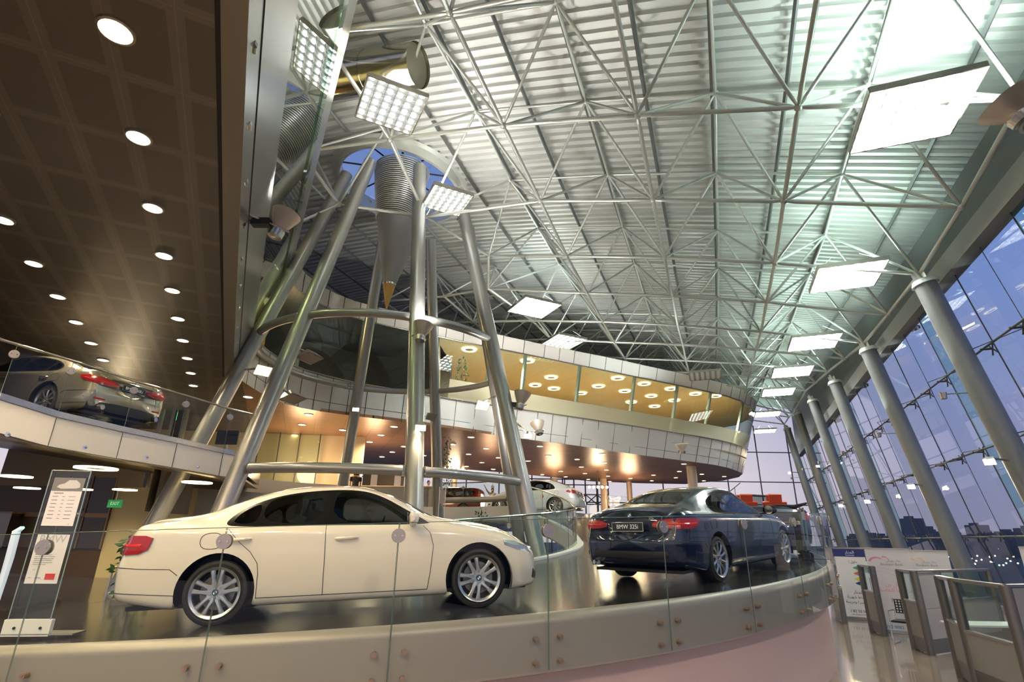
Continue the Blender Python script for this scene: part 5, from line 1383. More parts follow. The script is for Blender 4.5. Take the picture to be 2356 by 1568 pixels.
for (x,y,lab) in ((1045,1078,'row of warm bulbs hung under the warm-lit ceiling beside the tower leg'),(1376,1120,'row of warm bulbs left of the round column near the blue coupe')):
    p=at(x,y,Y=38);o=root('bulb_row',lab,'chandelier',p)
    MB().tube(p-V(.7,0,-.1),p+V(.7,0,.1),.02,6).tube(p+V(0,0,.1),V(p[0],p[1],ZC),.015,5).build('rail',M_dark,o)
    for s in np.linspace(-.6,.6,5):MB().sphere(p+V(s,0,0),.09).build('bulb',mat('bulb',(1,1,1),.5,emit=(1,.75,.4),es=14),o)
    pointlight('bulbs',p-V(0,.3,.3),160,WARM2,.4)
for (x,y,Yv,pw) in ((1275,1120,40,500),(1450,1120,42,500),(1120,1120,34,400),(850,1060,27,500),(690,1030,24,500)):  # added fixtureless point lights, lifting the soffit under the office block
    pointlight('showroom_fill',at(x,y,Y=Yv)-V(0,0,.8),pw*.5,(1,.68,.4),.6)
def outside():
    MB().box((300,900,-9),(3600,2600,1)).build('floor_outside',mat('outdoor_ground',(.035,.055,.06),.9),kind='structure')
    bx=[(2080,2112,1192),(2050,2078,1222),(2112,2135,1210),(2140,2160,1222),(1985,2005,1225),(2020,2045,1232),(2230,2262,1207),(2266,2290,1225),(2190,2222,1230),(2300,2340,1222),(2160,2186,1236),(1955,1975,1232),(2345,2400,1214)]
    for k,(x0,x1,y) in enumerate(bx):
        Yd=520+37*(k%4);p=at(x0,y,Y=Yd);q=at(x1,y,Y=Yd);w=q[0]-p[0];h=p[2]+8.5
        o=root('city_building','far grey tower on the dusk skyline, %s'%['tallest, left of centre','beside the tallest, lower','just right of the tallest','low, third right of the tallest','leftmost group, narrow','left group, low and wide','tall, right of the second column','low one right of that','flat one left of that','wide one near the right edge','low flat one','farthest left','cut by the right edge'][k],'building',V((p[0]+q[0])/2,Yd,-8.5),group='towers on the skyline')
        MB().box(((p[0]+q[0])/2,Yd,-8.5+h/2),(w,14,h)).build('tower',mat('city_haze_grey',(.10,.115,.15),.9),o)
        MB().box(((p[0]+q[0])/2,Yd+3,-8.5+h+1),(w*.4,6,2.4)).build('roof_box',mat('city_haze_grey'),o)
    random.seed(3);c=[(1,.75,.3),(1,.9,.6),(.3,1,.5),(.6,.9,1)]
    for k in range(110):
        x=random.uniform(1960,2356);y=random.uniform(1248,1300);Yd=8+ (9+HC)/max(.01,-(ray(x,y)[2]/ray(x,y)[1]));
        if Yd>1500 or Yd<60:Yd=300
        p=at(x,y,z=-6);
        if p[1]<0 or p[1]>1600:p=at(x,1262,Y=600)
        ci=random.choice([0,0,0,1,1,2,3]);s=p[1]/900
        o=root('street_light','tiny street light point in the dark city below the skyline','street light',p,group='city light points')
        MB().sphere(p,max(.16,s*1.2),6,4).build('glow',mat('city_light_%d'%ci,(1,1,1),.5,emit=c[ci],es=5),o)
outside()
# ------------------------------------------------------------------ office cubicle screens lower right
M_part=mat('partition_fabric',(.34,.33,.31),.75,noise=(90,.05));M_alu=mat('partition_alu',(.42,.41,.38),.3,.8);M_post=mat('partition_post',(.17,.165,.155),.4,.5)
def P_(x,y,r):
    p=at(x,y,r=r);return V(p[0],p[1],0)
def screen(a,b,label,win=None,H=1.58,kick=.28,post=(0,1),split=None):
    """cubicle screen from a to b; win=(t0,t1,z0)"""
    o=root('partition_screen',label,'partition',(a+b)/2,group='cubicle screens by the glass wall')
    d=unit(b-a);L=np.linalg.norm(b-a);n=np.cross(UP,d)
    def pl(t0,t1,z0,z1,m,nm,th=.05):MB().box(a+d*(t0+t1)/2*L+UP*(z0+z1)/2,((t1-t0)*L,th,z1-z0),[d,n,UP]).build(nm,m,o)
    z0=.0
    if win:
        pl(0,1,kick,win,M_part,'panel');pl(0,1,.02,kick,M_post,'kick_plate')
        pl(.02,.98,win+.03,H-.04,M_glassg,'window_pane',.01);pl(0,1,win,win+.035,M_alu,'sill',.09);pl(0,1,H-.05,H-.03,M_alu,'window_head',.06)
    else:
        pl(0,1,kick,.84,M_part,'panel');pl(0,1,.85,H-.04,M_part,'panel');pl(0,1,.02,kick,M_post,'kick_plate')
    for e in post:
        c=a if e==0 else b;MB().tube(c,c+UP*(H-.01),.075,14).build('post',M_post,o,smooth=40)
    MB().box((a+b)/2+UP*(H-.01),(L+.05,.10,.035),[d,n,UP]).build('top_rail',M_alu,o)
    return o
qS=P_(1925,1405,19.9);qS2=P_(1944,1431,19.4)
screen(P_(1919,1385,20.4),P_(1944,1431,19.3),'cubicle screen half hidden behind the ramp end, farthest left',None,H=.95,post=(1,))
qB,qB2=P_(2008,1451,18.1),P_(2037,1462,17.35)
screen(qB,qB2,'cubicle screen with narrow window, left of the pink white banner',.95)
qC,qC2,qC3=P_(2106.5,1491,15.8),P_(2144,1506,15.1),P_(2198.5,1499,15.9)
screen(qC,qC2,'cubicle screen with narrow window beside the black chair',.95)
screen(qC2+UP*0,qC3,'solid grey cubicle screen right of the black chair',None,post=(1,))
qD,qD2=P_(2212,1550,13.1),P_(2251,1578,12.2)
screen(qD,qD2,'cubicle screen with narrow window, middle of the right group',.86)
qE,qE2=P_(2301,1310,10.9),P_(2368,1312,11.5)
screen(qD2,qE,'cubicle screen with wide window near the right picture edge',.80,post=(1,))
screen(qE,qE2,'solid cubicle screen cut by the right picture edge',None,post=())
screen(qC3,qC3+unit(qC3-qC2)*2.2,'cubicle screen running back toward the glass wall',.95,post=(1,))
# desk with chair leg behind the screens
ds=root('desk','pale desk top seen through the cubicle window','desk',qD+V(.9,.5,0));MB().box(qD+V(1.2,.7,.72),(1.3,.6,.03)).build('desk_top',M_panel,ds);
for a in(-.5,.5):MB().box(qD+V(1.2+a,.7,.355),(.04,.5,.7)).build('leg',M_alu,ds)
def chair():
    c=P_(2093,1487,16.3)+V(.12,.12,0);o=root('visitor_chair','black perforated visitor chair with chrome sled frame beside the cubicle screen','chair',c)
    f=unit(V(-.75,-.66,0));s=np.cross(UP,f);z=UP
    w=.26;m=MB()
    MB().box(c+z*.45,(.46,.46,.04),[f,s,z]).build('seat',M_black,o)
    # backrest as a grid with holes
    m=MB();b0=c-f*.24+z*.60
    for k in range(6):m.box(b0+z*(.055*k),(.015,.46,.02),[f,s,z])
    for k in range(8):m.box(b0+z*.14+s*(-.22+.063*k),(.015,.022,.30),[f,s,z])
    m.build('backrest',M_black,o)
    for sg in(-1,1):
        q=c+s*sg*w
        MB().path([q-f*.26+z*.9,q-f*.24+z*.62,q-f*.20+z*.45,q+f*.24+z*.44,q+f*.27+z*.40,q+f*.25+z*.04,q+f*.2+z*.02,q-f*.24+z*.02],.012,8).build('leg',M_chrome,o,smooth=True)
        MB().path([q-f*.24+z*.64,q-f*.2+z*.66,q+f*.2+z*.66,q+f*.26+z*.6,q+f*.25+z*.42],.013,8).build('armrest',M_chrome,o,smooth=True)
chair()
# ------------------------------------------------------------------ roll-up banners
AR={'ا':'ﺍﺎﺍﺎ','أ':'ﺃﺄﺃﺄ','ب':'ﺏﺐﺑﺒ','ت':'ﺕﺖﺗﺘ','ة':'ﺓﺔﺓﺔ','ح':'ﺡﺢﺣﺤ','خ':'ﺥﺦﺧﺨ','د':'ﺩﺪﺩﺪ','ر':'ﺭﺮﺭﺮ','س':'ﺱﺲﺳﺴ','ش':'ﺵﺶﺷﺸ','ص':'ﺹﺺﺻﺼ','ض':'ﺽﺾﺿﻀ','ط':'ﻁﻂﻃﻄ','ع':'ﻉﻊﻋﻌ','ق':'ﻕﻖﻗﻘ','ك':'ﻙﻚﻛﻜ','ل':'ﻝﻞﻟﻠ','م':'ﻡﻢﻣﻤ','ن':'ﻥﻦﻧﻨ','ه':'ﻩﻪﻫﻬ','و':'ﻭﻮﻭﻮ','ي':'ﻱﻲﻳﻴ','ى':'ﻯﻰﻯﻰ'}
NJ='اأةدروى'
def arab(t):
    out=[]
    for i,ch in enumerate(t):
        if ch not in AR:out.append(ch);continue
        pv=i>0 and t[i-1] in AR and t[i-1] not in NJ;nx=i<len(t)-1 and t[i+1] in AR and ch not in NJ
        out.append(AR[ch][(3 if nx else 1) if pv else (2 if nx else 0)])
    return ''.join(out[::-1])
def banner(base,right,w,h,label,paint_fn,col):
    r_=unit(right);n=np.cross(r_,UP)   # n points away from reader
    if n@(base-cv*V(1,1,0))<0:n=-n
    o=root('rollup_banner',label,'banner',base+r_*w/2,group=None)
    MB().box(base+r_*w/2+UP*(h/2+.04)+n*.0,(w,.006,h-.04),[r_,n,UP]).build('printed_sheet',mat('banner_'+label[:9].strip(),col,.6),o)
    MB().box(base+r_*w/2+UP*.04,(w+.04,.2,.07),[r_,n,UP]).build('base_cassette',M_alu,o)
    MB().box(base+r_*w/2+UP*(h+.03),(w+.01,.03,.03),[r_,n,UP]).build('top_bar',M_alu,o)
    MB().tube(base+r_*w/2+n*.05+UP*.05,base+r_*w/2+n*.02+UP*h,.012,8).build('support_pole',M_alu,o)
    def T(u,v,txt,size,m,mw=None):textmesh(txt,size,m,base+r_*w*u+UP*h*v-n*.006,r_,UP,o,'lettering',align='CENTER',maxw=mw)
    def B(pts,m,nm='print_shape'):
        q=[base+r_*w*u+UP*h*v-n*.0055 for u,v in pts];MB().slab(q,-n*.001).build(nm,m,o)
    def A(cx,cy,rx,ry,a0,a1,wd0,wd1,m):
        ts=np.linspace(a0,a1,20);up=[];dn=[]
        for k,t in enumerate(ts):
            wd=wd0+(wd1-wd0)*k/19;p=base+r_*w*(cx+rx*math.cos(t))+UP*h*(cy+ry*math.sin(t))-n*.006;q=base+r_*w*(cx+(rx-wd)*math.cos(t))+UP*h*(cy+(ry-wd*.5)*math.sin(t))-n*.006;up.append(p);dn.append(q)
        MB().loft([up,dn]).build('printed_arc',m,o)
    paint_fn(T,B,A,o)
    return o
pink=mat('ink_pink',(.85,.25,.33),.6);greyi=mat('ink_grey',(.25,.25,.28),.6);orange=mat('ink_orange',(.9,.45,.15),.6);navy=mat('ink_navy',(.02,.03,.15),.6);whitei=mat('ink_white',(.9,.9,.9),.6);blk=mat('ink_black',(.04,.04,.05),.6);bluei=mat('ink_blue',(.05,.25,.55),.6);paleg=mat('ink_pale_grey',(.62,.55,.55),.6)
def bk(logo):
    def f(T,B,A,o):
        A(.22,.84,.18,.07,2.9,.75,.05,.02,logo);A(.40,.86,.12,.06,1.9,.2,.03,.01,logo)
        T(.60,.865,arab('بنك بوبيان'),.075,greyi,.5);T(.55,.82,'Boubyan Bank',.085,greyi,.56)
        A(.2,.42,.85,.36,1.6,.1,.012,.006,paleg);A(.1,.38,.95,.36,1.5,.2,.008,.004,paleg)
        T(.52,.57,arab('اسأل عن'),.11,pink,.42);T(.52,.505,arab('عروضنا الخاصة'),.12,pink,.8)
        T(.35,.07,'182 0082',.10,bluei,.45);T(.35,.03,'Terms and conditions apply',.025,greyi,.5)
    return f
b0=V(9.50,15.45,0);banner(b0,V(.82,-.57,0),.98,1.96,'pinkish white standing banner with pink arc logo, left of the black chair',bk(pink),(.80,.72,.70))
b1=P_(2090,1400,19.5);banner(b1,V(.82,-.57,0),1.15,1.92,'whitish standing banner with orange arc logo behind the cubicle screens',bk(orange),(.70,.66,.63))
def mn(T,B,A,o):
    B([(0,.885),(1,.885),(1,1.0),(0,1.0)],navy,'header_band');T(.55,.95,arab('المنار'),.12,whitei,.6);T(.55,.905,'ALMANAR',.05,whitei,.4)
    T(.60,.81,arab('حلول ا'),.09,blk,.6)
    for k,(c1,z) in enumerate(((mat('ink_green',(.05,.35,.2),.6),.71),(mat('ink_red',(.6,.1,.05),.6),.63),(mat('ink_yellow',(.8,.55,.05),.6),.55),(navy,.49))):
        B([(.62,z),(.82,z),(.88,z+.02),(.72,z+.045),(.56,z+.02)],c1);B([(.66,z-.012),(.78,z-.012),(.78,z-.002),(.66,z-.002)],mat('ink_green'))
    T(.6,.38,arab('المنار'),.12,blk,.6);T(.55,.31,arab('أقساط شهرية'),.10,blk,.75);T(.5,.24,arab('ميسرة ومريحة'),.10,blk,.85)
    T(.5,.115,'1 82 50 50',.10,blk,.62);T(.5,.07,'www.almanar.com.kw',.04,blk,.7)
b2=P_(1940,1418,20.6);banner(b2,V(.80,-.60,0),.86,1.95,'white banner with navy header and small coloured icons, leftmost banner',mn,(.80,.76,.74))
b3=P_(1997,1380,22.5);banner(b3,V(.85,-.52,0),.35,1.95,'narrow dark printed banner just visible between two banners',lambda T,B,A,o:(B([(.1,.55),(.9,.55),(.9,.8),(.1,.8)],whitei),B([(.2,.6),(.8,.6),(.8,.7),(.2,.7)],bluei)),(.05,.08,.16))
b4=at(2343,1257,r=14);banner(V(b4[0],b4[1],0),V(.8,-.6,0),.9,2.05,'white banner cut by the right picture edge',lambda T,B,A,o:None,(.6,.58,.57))
# ------------------------------------------------------------------ service trolley
def trolley():
    c=min([rp(11.3,t) for t in np.arange(-34,-20,.25)],key=lambda q:abs(pj(q)[0]-1882));o=root('service_trolley','grey service trolley with lamp arm on castors beside the blue coupe','trolley',c)
    f=V(.8,-.6,0);s=np.cross(UP,f);z=UP
    for hz,nm in((.28,'lower_shelf'),(.86,'upper_shelf')):MB().box(c+z*hz,(.62,.42,.2 if hz<.5 else .16),[f,s,z]).build(nm,mat('trolley_grey',(.12,.12,.115),.4,.5),o)
    for a in(-1,1):
        for b in(-1,1):
            q=c+f*.29*a+s*.19*b
            MB().tube(q+z*.16,q+z*1.04,.018,6).build('leg',M_post,o);MB().disc(q+z*.07,s,.07,.035,18).build('castor',M_black,o)
    MB().box(c+z*.72,(.5,.36,.08),[f,s,z]).build('drawer',M_strip,o)
    MB().path([c-f*.45+z*1.08,c+z*1.08,c+f*.15+z*1.04,c+f*.42+z*1.12],[.012,.02,.05,.02],8).build('lamp_arm',M_black,o)
    MB().path([c+f*.2+z*.8,c+f*.1-s*.25+z*.5,c-s*.3+z*.3,c-f*.1-s*.35+z*.02,c+f*.8-s*.3+z*.02],.008,6).build('cable',M_black,o)
    MB().path([c+f*.12*math.cos(a)*1.6-s*.24+z*(.74+.03*math.sin(a)) for a in np.linspace(0,6.2,18)],.012,6,closed=True).build('hose_coil',mat('hose_maroon',(.15,.05,.03),.5),o)
trolley()
# ------------------------------------------------------------------ acrylic information stand at left
def stand():
    def R(x,y,Yv):return at(x,y,Y=Yv)
    Y0=5.62;bl,br=R(8,1458,Y0),R(88,1443,Y0+.02)
    r_=unit((br-bl)*V(1,1,0)+V(0,.02,0));w=.36
    base=V(bl[0],bl[1],bl[2]);n=np.cross(r_,UP);n=n if n[1]>0 else -n
    o=root('information_stand','tall clear acrylic information stand holding two printed sheets, left edge','information stand',base)
    tp=at(108,1081,Y=Y0);H=tp[2]-base[2]
    M_ac=glassm('acrylic',(.90,.95,.93),.03);M_ed=mat('acrylic_edge',(.45,.55,.5),.1,.2)
    for k in(0,.03):
        a=base+n*k;MB().quad(a,a+r_*w,a+r_*w+UP*H,a+UP*H).build('acrylic_panel',M_ac,o)
    m=MB()
    for t in(0,w):m.tube(base+r_*t,base+r_*t+UP*H,.006,4)
    m.tube(base+UP*H,base+r_*w+UP*H,.005,4);m.build('polished_edge',M_ed,o)
    MB().box(base+r_*w/2+UP*.05+n*.015,(w+.04,.05,.14),[r_,n,UP]).build('base_bracket',M_panel,o)
    MB().box(base+r_*(w/2+.1)+UP*(-.005)+n*.1,(w+.25,.22,.012),[r_,n,UP]).build('base_plate',M_strip,o)
    for t in(.08,.30):MB().disc(base+r_*t+UP*.05-n*.014,n,.012,.01,10).build('bracket_screw',M_black,o)
    M_pp=mat('paper_white',(.82,.80,.82),.6);ink=mat('ink_text_grey',(.18,.18,.2),.6)
    def sheet(z0,z1,fn,nm):
        a=base+r_*.045-n*.004;ww=w-.075
        s=MB().slab([a+UP*z0,a+r_*ww+UP*z0,a+r_*ww+UP*z1,a+UP*z1],n*.003).build(nm,M_pp,o)
        def bar(u0,u1,v0,v1,m_):
            q=a-n*.001;h=z1-z0;MB().slab([q+r_*ww*u0+UP*(z0+h*v0),q+r_*ww*u1+UP*(z0+h*v0),q+r_*ww*u1+UP*(z0+h*v1),q+r_*ww*u0+UP*(z0+h*v1)],-n*.0006).build('print',m_,s)
        def tx(u,v,t,sz,m_,mw):textmesh(t,sz,m_,a-n*.0012+r_*ww*u+UP*(z0+(z1-z0)*v),r_,UP,s,'lettering',align='CENTER',maxw=mw,ext=.0004)
        fn(bar,tx,a,ww,z0,z1,s)
    def top(bar,tx,a,ww,z0,z1,s):
        bar(.0,1,.72,1.0,mat('print_photo_grey',(.22,.22,.23),.6));h=z1-z0
        q=a-n*.0022
        pts=[(.15,.80),(.22,.85),(.38,.88),(.50,.95),(.74,.95),(.88,.88),(.9,.80),(.80,.775),(.3,.765)]
        MB().slab([q+r_*ww*u+UP*(z0+h*v) for u,v in pts],-n*.0005).build('printed_car',mat('print_car_grey',(.65,.65,.66),.6),s)
        bar(.12,.42,.665,.68,ink)
        for k in range(7):
            v=.60-k*.075
            bar(.1,.28,v,v+.010,ink);bar(.42,.50,v,v+.008,ink);bar(.62,.84,v,v+.008,ink)
        tx(.85,.04,'o',.02,ink,.02)
    def bot(bar,tx,a,ww,z0,z1,s):
        tx(.50,.90,'BMW',.13,mat('print_light_grey',(.5,.5,.53),.6),ww*.82)
        bar(.08,.60,.79,.808,ink);bar(.08,.40,.765,.780,ink)
        for k,(u1) in enumerate((.45,.4,.36,.62,.72,.70,.66,.68,.5)):
            v=.70-k*.04;bar(.10,u1,v,v+.007,ink)
        bar(.16,.22,.27,.276,ink);bar(.08,.16,.115,.122,ink);bar(.28,.46,.11,.12,ink)
        bar(.58,.88,.08,.20,mat('print_red',(.75,.05,.04),.6));tx(.73,.16,'-----',.03,whitei,ww*.22);tx(.73,.11,'ALGHANIM',.03,whitei,ww*.25)
    zt=H-.03;sheet(zt-.50,zt-.04,top,'upper_sheet');sheet(zt-1.02,zt-.58,bot,'lower_sheet')
stand()
# ------------------------------------------------------------------ lounge details
def door():
    d=LD;a=BW;n=np.cross(d,UP);n=n if n[1]<0 else -n
    z0=.82;
    def bx(t0,t1,za,zb,m,nm,par,off=.02,th=.03):return MB().box(a-d*(t0+t1)/2+n*(off)+UP*((za+zb)/2),(t1-t0,th,zb-za),[d,n,UP]).build(nm,m,par)
    D1=root('door_1','dark glass lounge door','door',a-d*.7);D1.pop('label',None) if False else None
    o=D1
    dk=mat('door_dark_glass',(.03,.02,.012),.22);fr=mat('door_frame_brown',(.22,.15,.08),.35,.3)
    for (t0,t1) in ((.06,.75),(.78,1.45)):
        leaf=bx(t0,t1,z0+.02,z0+2.15,dk,'door_leaf',o,.06)
    bx(.0,1.55,z0+2.15,z0+2.35,fr,'header',o,.06)
    for t in(0,.765,1.5):bx(t-.02,t+.03,z0,z0+2.2,fr,'jamb',o,.09)
    bx(0,2.6,z0+.92,z0+1.05,mat('door_band',(.35,.22,.13),.4),'band',o,.085,.01)
    pts=[a-d*.78+n*.12+UP*(z0+1.18)+(-d*(.16*math.sin(t))*-1*-1)+UP*(-.25*(1-math.cos(t))/2*1.0) for t in np.linspace(0,PI,12)]
    MB().path(pts,.014,8).build('crescent_handle',M_chrome,o)
    o['kind']='structure'
    for k in('label','category'):
        if k in o:del o[k]
    # left glazed reception
    for t in (2.7,4.2,5.7):
        q=root('lounge_cabinet','dark glossy lounge cabinet, %s from the door'%{2.7:'first',4.2:'second',5.7:'third'}[t],'cabinet',a-d*t)
        MB().box(a-d*(t+.65)+n*.25+UP*(z0+.5),(1.35,.45,1.0),[d,n,UP]).build('carcass',mat('cabinet_dark',(.05,.03,.02),.15,coat=1),q)
        MB().box(a-d*(t+.65)+n*.25+UP*(z0+1.02),(1.4,.5,.05),[d,n,UP]).build('cabinet_top',mat('cabinet_top',(.35,.25,.12),.3),q)
    s=root('exit_sign','green exit sign hung under the lounge ceiling','sign',at(265,1158,Y=BW[1]-1.2))
    c=at(265,1158,Y=BW[1]-1.2);MB().box(c,(.42,.04,.22)).build('sign_box',mat('exit_green',(.01,.25,.09),.4,emit=(.02,.4,.12),es=.35),s)
    textmesh('EXIT',.13,mat('letter_pale',(.6,.8,.6),.5,emit=(.5,.9,.5),es=.4),c-V(0,.022,0),(1,0,0),(0,0,1),s,maxw=.34)
    MB().tube(c+V(0,0,.11),V(c[0],c[1],3.32),.012,6).build('hanger',M_strip,s)
    k=root('touch_column','slim white curved display stand at the far left edge','display stand',at(20,1290,Y=8.2))
    p0=at(22,1283,Y=8.2);p1=at(38,1222,Y=8.2);MB().path([V(p0[0],p0[1],.83),p0,p1,p1+V(.06,0,.05)],[.03,.05,.05,.03],8).build('body',mat('lit_white',(.7,.75,.8),.4,emit=(.6,.7,.9),es=.4),k,smooth=True)
    MB().sphere(p1+V(.1,-.03,.05),.02).build('green_led',mat('led_green',(.1,.8,.2),.4,emit=(.1,1,.3),es=8),k)
door()
def pipe_rail():
    c=at(240,1380,z=.82);o=root('tube_railing','low bent steel tube rail beside the rear bumper of the white saloon','railing',c)
    q=at(262,1300,Y=c[1]);r=V(q[0],q[1],.82+.62)
    MB().path([c,c+(r-c)*.95,r,r+V(.35,.1,.03)],.02,8).build('tube',M_strip,o,smooth=True)
pipe_rail()
# ------------------------------------------------------------------ plants
M_leaf=mat('leaf_green',(.05,.14,.03),.5,noise=(6,.4));M_stem=mat('stem_brown',(.12,.08,.04),.7)
def plant(base,h,w,label,nl=90,ls=.10,pot=True,seed=1):
    random.seed(seed);o=root('potted_plant' if pot else 'trailing_plant',label,'plant',base)
    if pot:MB().lathe([(.01,0),(.16,0),(.2,.3),(.17,.3),(.01,.26)],base,UP,18).build('pot',mat('pot_grey',(.2,.18,.16),.5),o,smooth=40)
    m=MB();st=[base+V(math.sin(t*4)*.05,math.cos(t*3)*.05,h*t) for t in np.linspace(0,1,9)];m.path(st,.012,6)
    lf=MB()
    for k in range(nl):
        t=random.uniform(.25,1);p=base+V(0,0,h*t);a=random.uniform(0,2*PI);rr=w*random.uniform(.3,1)*(1.1-t*.5);e=p+V(math.cos(a)*rr,math.sin(a)*rr,random.uniform(-.1,.15)*h*.5)
        if k%4==0:m.tube(p-UP*.05,e,.004,4)
        d=unit(e-p+V(0,0,random.uniform(-.3,.2)));u,q=frame(d);u=u*math.cos(a*3)+q*math.sin(a*3);L=ls*random.uniform(.7,1.3)
        lf.add([e,e+d*L*.5+u*L*.25,e+d*L,e+d*L*.5-u*L*.25],[(0,1,2,3)])
    m.build('stem',M_stem,o);lf.build('foliage',M_leaf,o)
    return o
oz=7.52
p=at(1068,870,z=oz+.0);pw_=at(1062,868,Y=ROW['wb'][xs.index(1070)][1]+1.2);plant(V(pw_[0],pw_[1],oz),2.9,.34,'tall leafy climbing plant behind the office glass',150,.16,seed=2)
for k,(x,y) in enumerate(((1168,900),(1200,905),(1235,912))):
    q=at(x,y,Y=ROW['wb'][14][1]+1.5+k*.4);plant(V(q[0],q[1],oz),1.3,.35,'short leafy plant in the office, number %s right of the tall plant'%['one','two','three'][k],60,.15,seed=5+k)
q=at(1026,1100,Y=24.5);plant(V(q[0],q[1],3.25),3.0,.22,'slender green climber beside the tower leg above the grey parapet',130,.12,False,9)
q=at(308,1290,Y=9.6);plant(V(q[0],q[1],.82),1.25,.3,'leafy potted plant behind the tail of the white saloon',120,.13,seed=11)
for k,(x,y) in enumerate(((1105,1208),(1110,1192))):
    q=at(x,y,Y=19+k);plant(V(q[0],q[1],0),q[2]+.3,.35,'green plant down in the inner void, %s'%['lower','upper'][k],80,.13,seed=13+k)
# ------------------------------------------------------------------ people
M_skin=mat('skin',(.42,.24,.15),.5);M_hair=mat('dark_hair',(.012,.01,.009),.5)
def person(loc,facing,label,joints,top_m,leg_m,hair=.5,h=1.68,arms=None,skirt=False):
    f=unit(V(math.cos(facing),math.sin(facing),0));s=np.cross(UP,f)   # s = left
    o=root('person',label,'person',loc);L=np.asarray(loc,float)
    def W(a,b,c):return L+f*a*h+s*b*h+UP*c*h
    def chain(nodes,edges,rad,name,m,par):
        me=bpy.data.meshes.new(name);mi=np.array(MW[o.name].inverted());A=np.array([W(*q) for q in nodes])@mi[:3,:3].T+mi[:3,3]
        me.from_pydata(A.tolist(),edges,[]);ob=bpy.data.objects.new(name,me);COL.objects.link(ob)
        sk=ob.modifiers.new('s','SKIN');sk.use_smooth_shade=True
        for i,r in enumerate(rad):me.skin_vertices[0].data[i].radius=(r*h,r*h)
        me.skin_vertices[0].data[0].use_root=True
        ss=ob.modifiers.new('u','SUBSURF');ss.levels=1;ss.render_levels=1
        dg=bpy.context.evaluated_depsgraph_get();dg.update();nm=bpy.data.meshes.new_from_object(ob.evaluated_get(dg))
        bpy.data.objects.remove(ob);nm.materials.clear();nm.materials.append(m);nm.polygons.foreach_set('use_smooth',[True]*len(nm.polygons))
        q=bpy.data.objects.new(name,nm);q.parent=par;COL.objects.link(q);return q
    ar=arms or [[(0,.115,.80),(-.01,.135,.63),(.04,.13,.49)],[(0,-.115,.80),(-.01,-.135,.63),(.04,-.13,.49)]]
    nodes=[(0,0,.53),(0,0,.62),(0,0,.72),(0,0,.80),(0,0,.845),(.005,0,.90),(.01,0,.955),(0,.055,.50),(.01,.06,.28),(0,.06,.05),(.06,.065,.02),(0,-.055,.50),(.01,-.06,.28),(0,-.06,.05),(.06,-.065,.02)]
    edges=[(0,1),(1,2),(2,3),(3,4),(4,5),(5,6),(0,7),(7,8),(8,9),(9,10),(0,11),(11,12),(12,13),(13,14)]
    rad=[.075,.065,.078,.062,.032,.052,.042,.055,.035,.024,.022,.055,.035,.024,.022]
    for a in ar:
        b=len(nodes);nodes+=a;edges+=[(3,b),(b,b+1),(b+1,b+2)];rad+=[.032,.024,.016]
        # hand: palm and five fingers
        d=unit(V(*a[2])-V(*a[1]));u,w_=frame(d);hp=V(*a[2])+d*.045;b2=len(nodes);nodes.append(tuple(hp));edges.append((b+2,b2));rad.append(.016)
        for k in range(4):
            q=hp+d*.045+u*(k-1.5)*.011;nodes.append(tuple(q));edges.append((b2,len(nodes)-1));rad.append(.0055)
        q=hp+u*.03+d*.01;nodes.append(tuple(q));edges.append((b2,len(nodes)-1));rad.append(.006)
    body=chain(nodes,edges,rad,'body',M_skin,o)
    sh=MB()
    def ring(z,ry,rx,n=18,dx=0):return [W(dx+rx*math.cos(t),ry*math.sin(t),z) for t in np.linspace(0,2*PI,n,endpoint=False)]
    sh.loft([ring(.50,.095,.08),ring(.56,.092,.078),ring(.63,.082,.07),ring(.72,.098,.082),ring(.78,.112,.075),ring(.815,.08,.055),ring(.83,.04,.04)],close=True);sh.build('top',top_m,o,smooth=60)
    if not skirt:
        for sg in(1,-1):
            m=MB();m.loft([[q+s*sg*.05*h for q in ring(z,r,r,14)] for z,r in((.53,.058),(.40,.05),(.28,.043),(.12,.036),(.05,.036))],close=True);m.build('trouser_leg',leg_m,o,smooth=60)
    else:
        m=MB();m.loft([ring(.56,.085,.075),ring(.50,.10,.085),ring(.38,.105,.09),ring(.28,.10,.085)],close=True);m.build('skirt',leg_m,o,smooth=60)
    # sleeves
    for a in ar:
        m=MB();p0,p1=W(*a[0]),W(*(np.array(a[0])*.35+np.array(a[1])*.65));m.tube(p0,p1,.040*h,12,.034*h);m.build('sleeve',top_m,o,smooth=60)
    # head details
    hc=W(.012,0,.932)
    m=MB();rows=[]
    for k in range(9):
        t=PI*k/8;z=.066*h*math.cos(t);r=math.sin(t)
        rows.append([hc+UP*z+(-f*.006*h)+f*(.056*h*r*math.cos(a))*(1 if math.cos(a)<0 else .55 if k<4 else .0)+s*.056*h*r*math.sin(a) for a in np.linspace(0,2*PI,16,endpoint=False)])
    m.loft(rows[:6] if hair<.3 else rows,close=True);m.build('hair',M_hair,o,smooth=60)
    if hair>.4:
        m=MB()
        for sg in(1,-1):m.path([hc+s*sg*.045*h+UP*.03*h,hc+s*sg*.055*h-UP*.03*h-f*.01,hc+s*sg*.055*h-UP*.11*h*hair*2-f*.01],[.02*h,.022*h,.012*h],8)
        m.build('hair_length',M_hair,o,smooth=60)
    for sg in(1,-1):
        MB().sphere(W(.055,sg*.020,.935),.006*h,8,6).build('eye',M_black,o);MB().sphere(W(.0,sg*.052,.928),.011*h,8,6).build('ear',M_skin,o)
    MB().tube(W(.055,0,.94),W(.066,0,.918),.004*h,8,.009*h).build('nose',M_skin,o);MB().box(W(.054,0,.900),(.004*h,.024*h,.005*h),[f,s,UP]).build('mouth',mat('lips',(.35,.08,.06),.5),o)
    return o
def face(p):return math.atan2(0-p[1],0-p[0])
